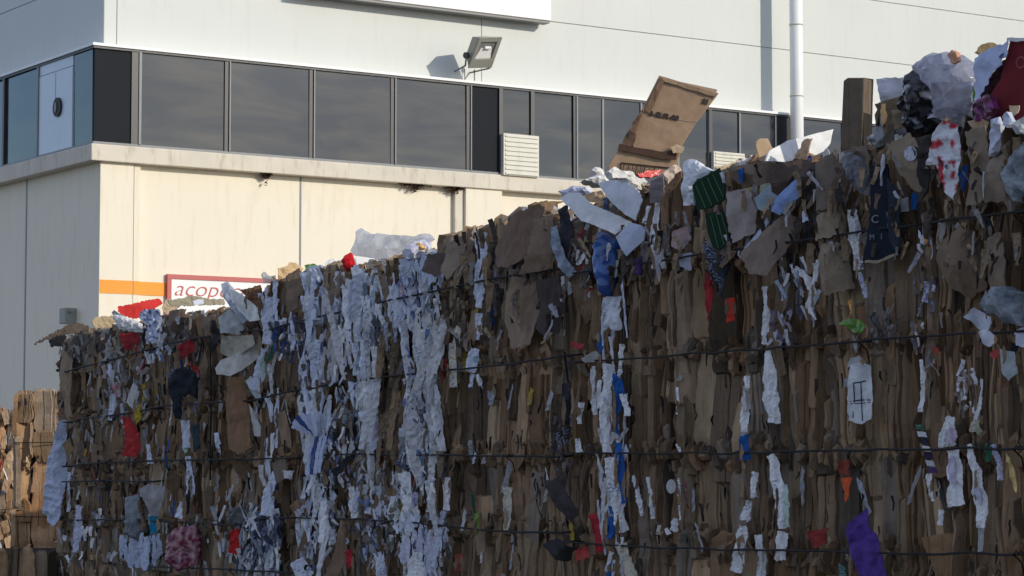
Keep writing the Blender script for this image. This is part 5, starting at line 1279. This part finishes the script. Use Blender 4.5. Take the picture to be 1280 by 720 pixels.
thing('poster_sheet', [(1218, 72), (1234, 62), (1262, 50), (1261, 66), (1250, 84), (1242, 96), (1228, 122), (1221, 126), (1220, 96)], (.48, .54, .72), .02, 'torn blue-white poster sheet between the cloudy bag and dark red box', 'poster', crum=.006, cf=12, mat='flat_card', rag=.005, yaw=-.2)
thing('poster_print', [(1249, 70), (1256, 66), (1254, 72), (1250, 74)], (.10, .13, .26), .032, 'small dark blue mark on the torn poster sheet', 'print', crum=.001, mat='flat_card', thick=.001)
thing('dark_card', [(1224, 128), (1244, 92), (1256, 76), (1266, 70), (1266, 120), (1244, 152), (1218, 152)], (.03, .012, .014), -.05, 'near black card filling the gap between the torn poster and the dark red box', 'card', crum=.01, mat='flat_card', yaw=0)
thing('green_strip', [(1216, 110), (1219, 104), (1220, 124), (1217, 128)], (.12, .30, .03), .03, 'thin green strip hanging left of the torn poster sheet', 'strip', crum=.001, mat='flat_card')
rb = empty('red_box')
o, P4, pl4 = solid('box_side', [(1262, 50), (1345, 48), (1345, 160), (1236, 152), (1228, 132), (1250, 98)], .0, .12, 'flat_card', (.17, .022, .028), .1, 0, rb, .004)
q = MB(); c4 = on = None
def on_plane(Pf, x, y, n):
    ob = Pf(0, 0, 0); u = Pf(1, 0, 0) - ob; v = Pf(0, 1, 0) - ob; w = Pf(0, 0, 1) - ob
    p = hit(x, y, ob + w * n, w) - ob; return p.dot(u), p.dot(v)
cu, cv = on_plane(P4, 1276, 78, .001)
ri, ro = .0085, .0125
vs = [P4(cu + r_ * math.cos(a * math.pi / 12), cv + 1.1 * r_ * math.sin(a * math.pi / 12), .0015) for r_ in (ri, ro) for a in range(24)]
link('ring_logo', vs, [(i, (i + 1) % 24, 24 + (i + 1) % 24, 24 + i) for i in range(24)], M['flat_card'], rb, [(.26, .08, .08)] * 48)
vs, fs, cs = [], [], []
lid = [on_plane(P4, x, y, .002) for x, y in ((1260, 48), (1346, 45), (1346, 51), (1260, 52))]
vs, fs, cs = sheet(lid, lambda a, b, c: P4(a, b, c + .003), .012, .0015, .001, 20, .006, col=(.74, .74, .76)); link('white_rim', vs, fs, M['flat_card'], rb, cs)
tag(rb, 'dark red box with a faint ring mark at the top right corner', 'box'); rebase(rb, P4(pl4[4][0], pl4[4][1], 0))
magf = lambda x, y, pl: (.25, .04, .22) if noise.noise(Vector((x * 60, y * 60, 2))) > .1 else (.10, .03, .06)
thing('magenta_wrapper', [(1216, 140), (1224, 128), (1240, 118), (1246, 136), (1240, 150), (1222, 152)], (.2, .04, .15), .045, 'dark magenta wrapper under the torn poster sheet', 'wrapper', mat='foil', crum=.012, cf=35, colf=magf, puff=.008)
for pts, c, lb in (([(1176, 158), (1184, 142), (1190, 150), (1188, 166), (1178, 170)], (.56, .40, .22), 'sunlit tan card scrap under the cloudy bag, left of the red and white bag'), ([(1212, 152), (1226, 148), (1238, 150), (1236, 162), (1222, 166)], (.50, .35, .22), 'tan card scrap under the magenta wrapper'),
                   ([(1262, 132), (1276, 132), (1276, 142), (1266, 148)], (.60, .45, .27), 'pale tan card chip in front of the dark red box')):
    thing('tan_card', pts, c, .05, lb, 'card', crum=.010, cf=30, mat='flat_card')
for pts, c, lb in (([(1238, 172), (1242, 150), (1250, 146), (1254, 156), (1246, 190), (1240, 196)], (.58, .62, .72), 'looped white paper band hanging below the dark red box'), ([(1254, 146), (1262, 140), (1268, 152), (1262, 160), (1256, 156)], (.56, .60, .70), 'small white paper loop next to the dark red box'),
                   ([(1268, 156), (1284, 146), (1284, 168), (1272, 168)], (.60, .6, .6), 'white paper scrap at the right edge under the dark red box')):
    thing('paper_loop', pts, c, .07, lb, 'paper', crum=.010, cf=30, puff=.003)
# heap body so the loose things rest on something real
hp = MB()
for k in range(60):
    x, y = random.uniform(1135, 1300), random.uniform(140, 175)
    s, h = ST.px(x, y, -.12); P = plane_at(ST, s, random.uniform(-.25, .03), h, random.uniform(-1.2, 1.2), random.uniform(-1, .5), random.uniform(-.5, .5))
    w = random.uniform(.02, .045)
    vs, fs, cs = sheet([(-w, -w), (w, -w * .8), (w * .8, w), (-w * .7, w * .8)], P, .014, .004, .006, 30, .002, col=jit(random.choice(KR + [(.1, .1, .12), (.5, .5, .55)]), .5, 1))
    hp.add(vs, fs, cs)
ho = hp.build('loose_scraps', M['flat_card'], front_b); ho['kind'] = 'stuff'

# ------------------------------------------------------------------ other bales at the far left
G2 = 'separate bales beyond the far end of the stack'
def far_bale(px0, depth, ang, length, ztop, label, bright, papers, h0=.02, split=True, cols=None, dep=1.1, flaps=20, det=.9, wires=None):
    p = hit(px0, 600, Vector((0, depth, 0)), Vector((0, 1, 0))); p.z = 0
    d = Vector((math.cos(ang), math.sin(ang), 0)); n = Vector((d.y, -d.x, 0))
    fr = Frame(p, d, n)
    tf = lambda s: ztop + .02 * noise.noise(Vector((s * 4, depth, 0)))
    root = make_bale('far', 0, length, label, fr=fr, h0=h0, tf=tf, depth=dep, detail=det, bright=bright, papers=papers, cap=70, group=G2, flaps=flaps, wires=wires)
    # the left end, folded edges too
    e = Frame(fr(0, -dep, 0), n, -d)
    items = []
    s = 0
    while s < dep:
        w = random.uniform(.03, .07); h = h0
        while h < ztop - .05:
            hh = min(ztop - .01, h + random.uniform(.2, .6))
            vs, fs, cs = pleat(e, s, s + w * 1.1, h, hh, 0, .03, brown(bright * .9)); items.append((vs, fs, cs, w)); h = hh
        s += w
    q = MB()
    for vs, fs, cs, _ in items: q.add(vs, fs, cs)
    o = q.build('bale_end', M['card'], root); o['kind'] = 'stuff'
    for k in range(4):
        z = h0 + (ztop - h0) * (k + .6) / 4.3
        pts = [fr(s * .1, .03 + .006 * noise.noise(Vector((s, k, 1))), z + .02 * noise.noise(Vector((s * .3, k, 4)))) for s in range(int(length * 10) + 1)]
        q = MB(); q.tube(pts, .003, 5); q.build('binding_wire', M['wire'], root, True)
    return root, fr
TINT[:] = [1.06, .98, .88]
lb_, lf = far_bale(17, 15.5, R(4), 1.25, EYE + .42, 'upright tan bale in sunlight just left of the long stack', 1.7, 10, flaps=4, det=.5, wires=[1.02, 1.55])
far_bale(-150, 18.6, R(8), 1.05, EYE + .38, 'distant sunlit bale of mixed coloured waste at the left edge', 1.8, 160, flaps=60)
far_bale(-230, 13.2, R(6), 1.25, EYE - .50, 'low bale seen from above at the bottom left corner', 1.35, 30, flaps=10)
# long pale paper caught between the tan bale and the stack
thing('white_film', [(66, 528), (78, 518), (84, 560), (82, 600), (76, 650), (66, 660), (56, 640), (58, 600), (64, 560)], (.55, .60, .74), .03, 'long bluish white sheet hanging at the far end of the stack beside the tan bale', 'sheet', crum=.016, cf=12, smooth=False)
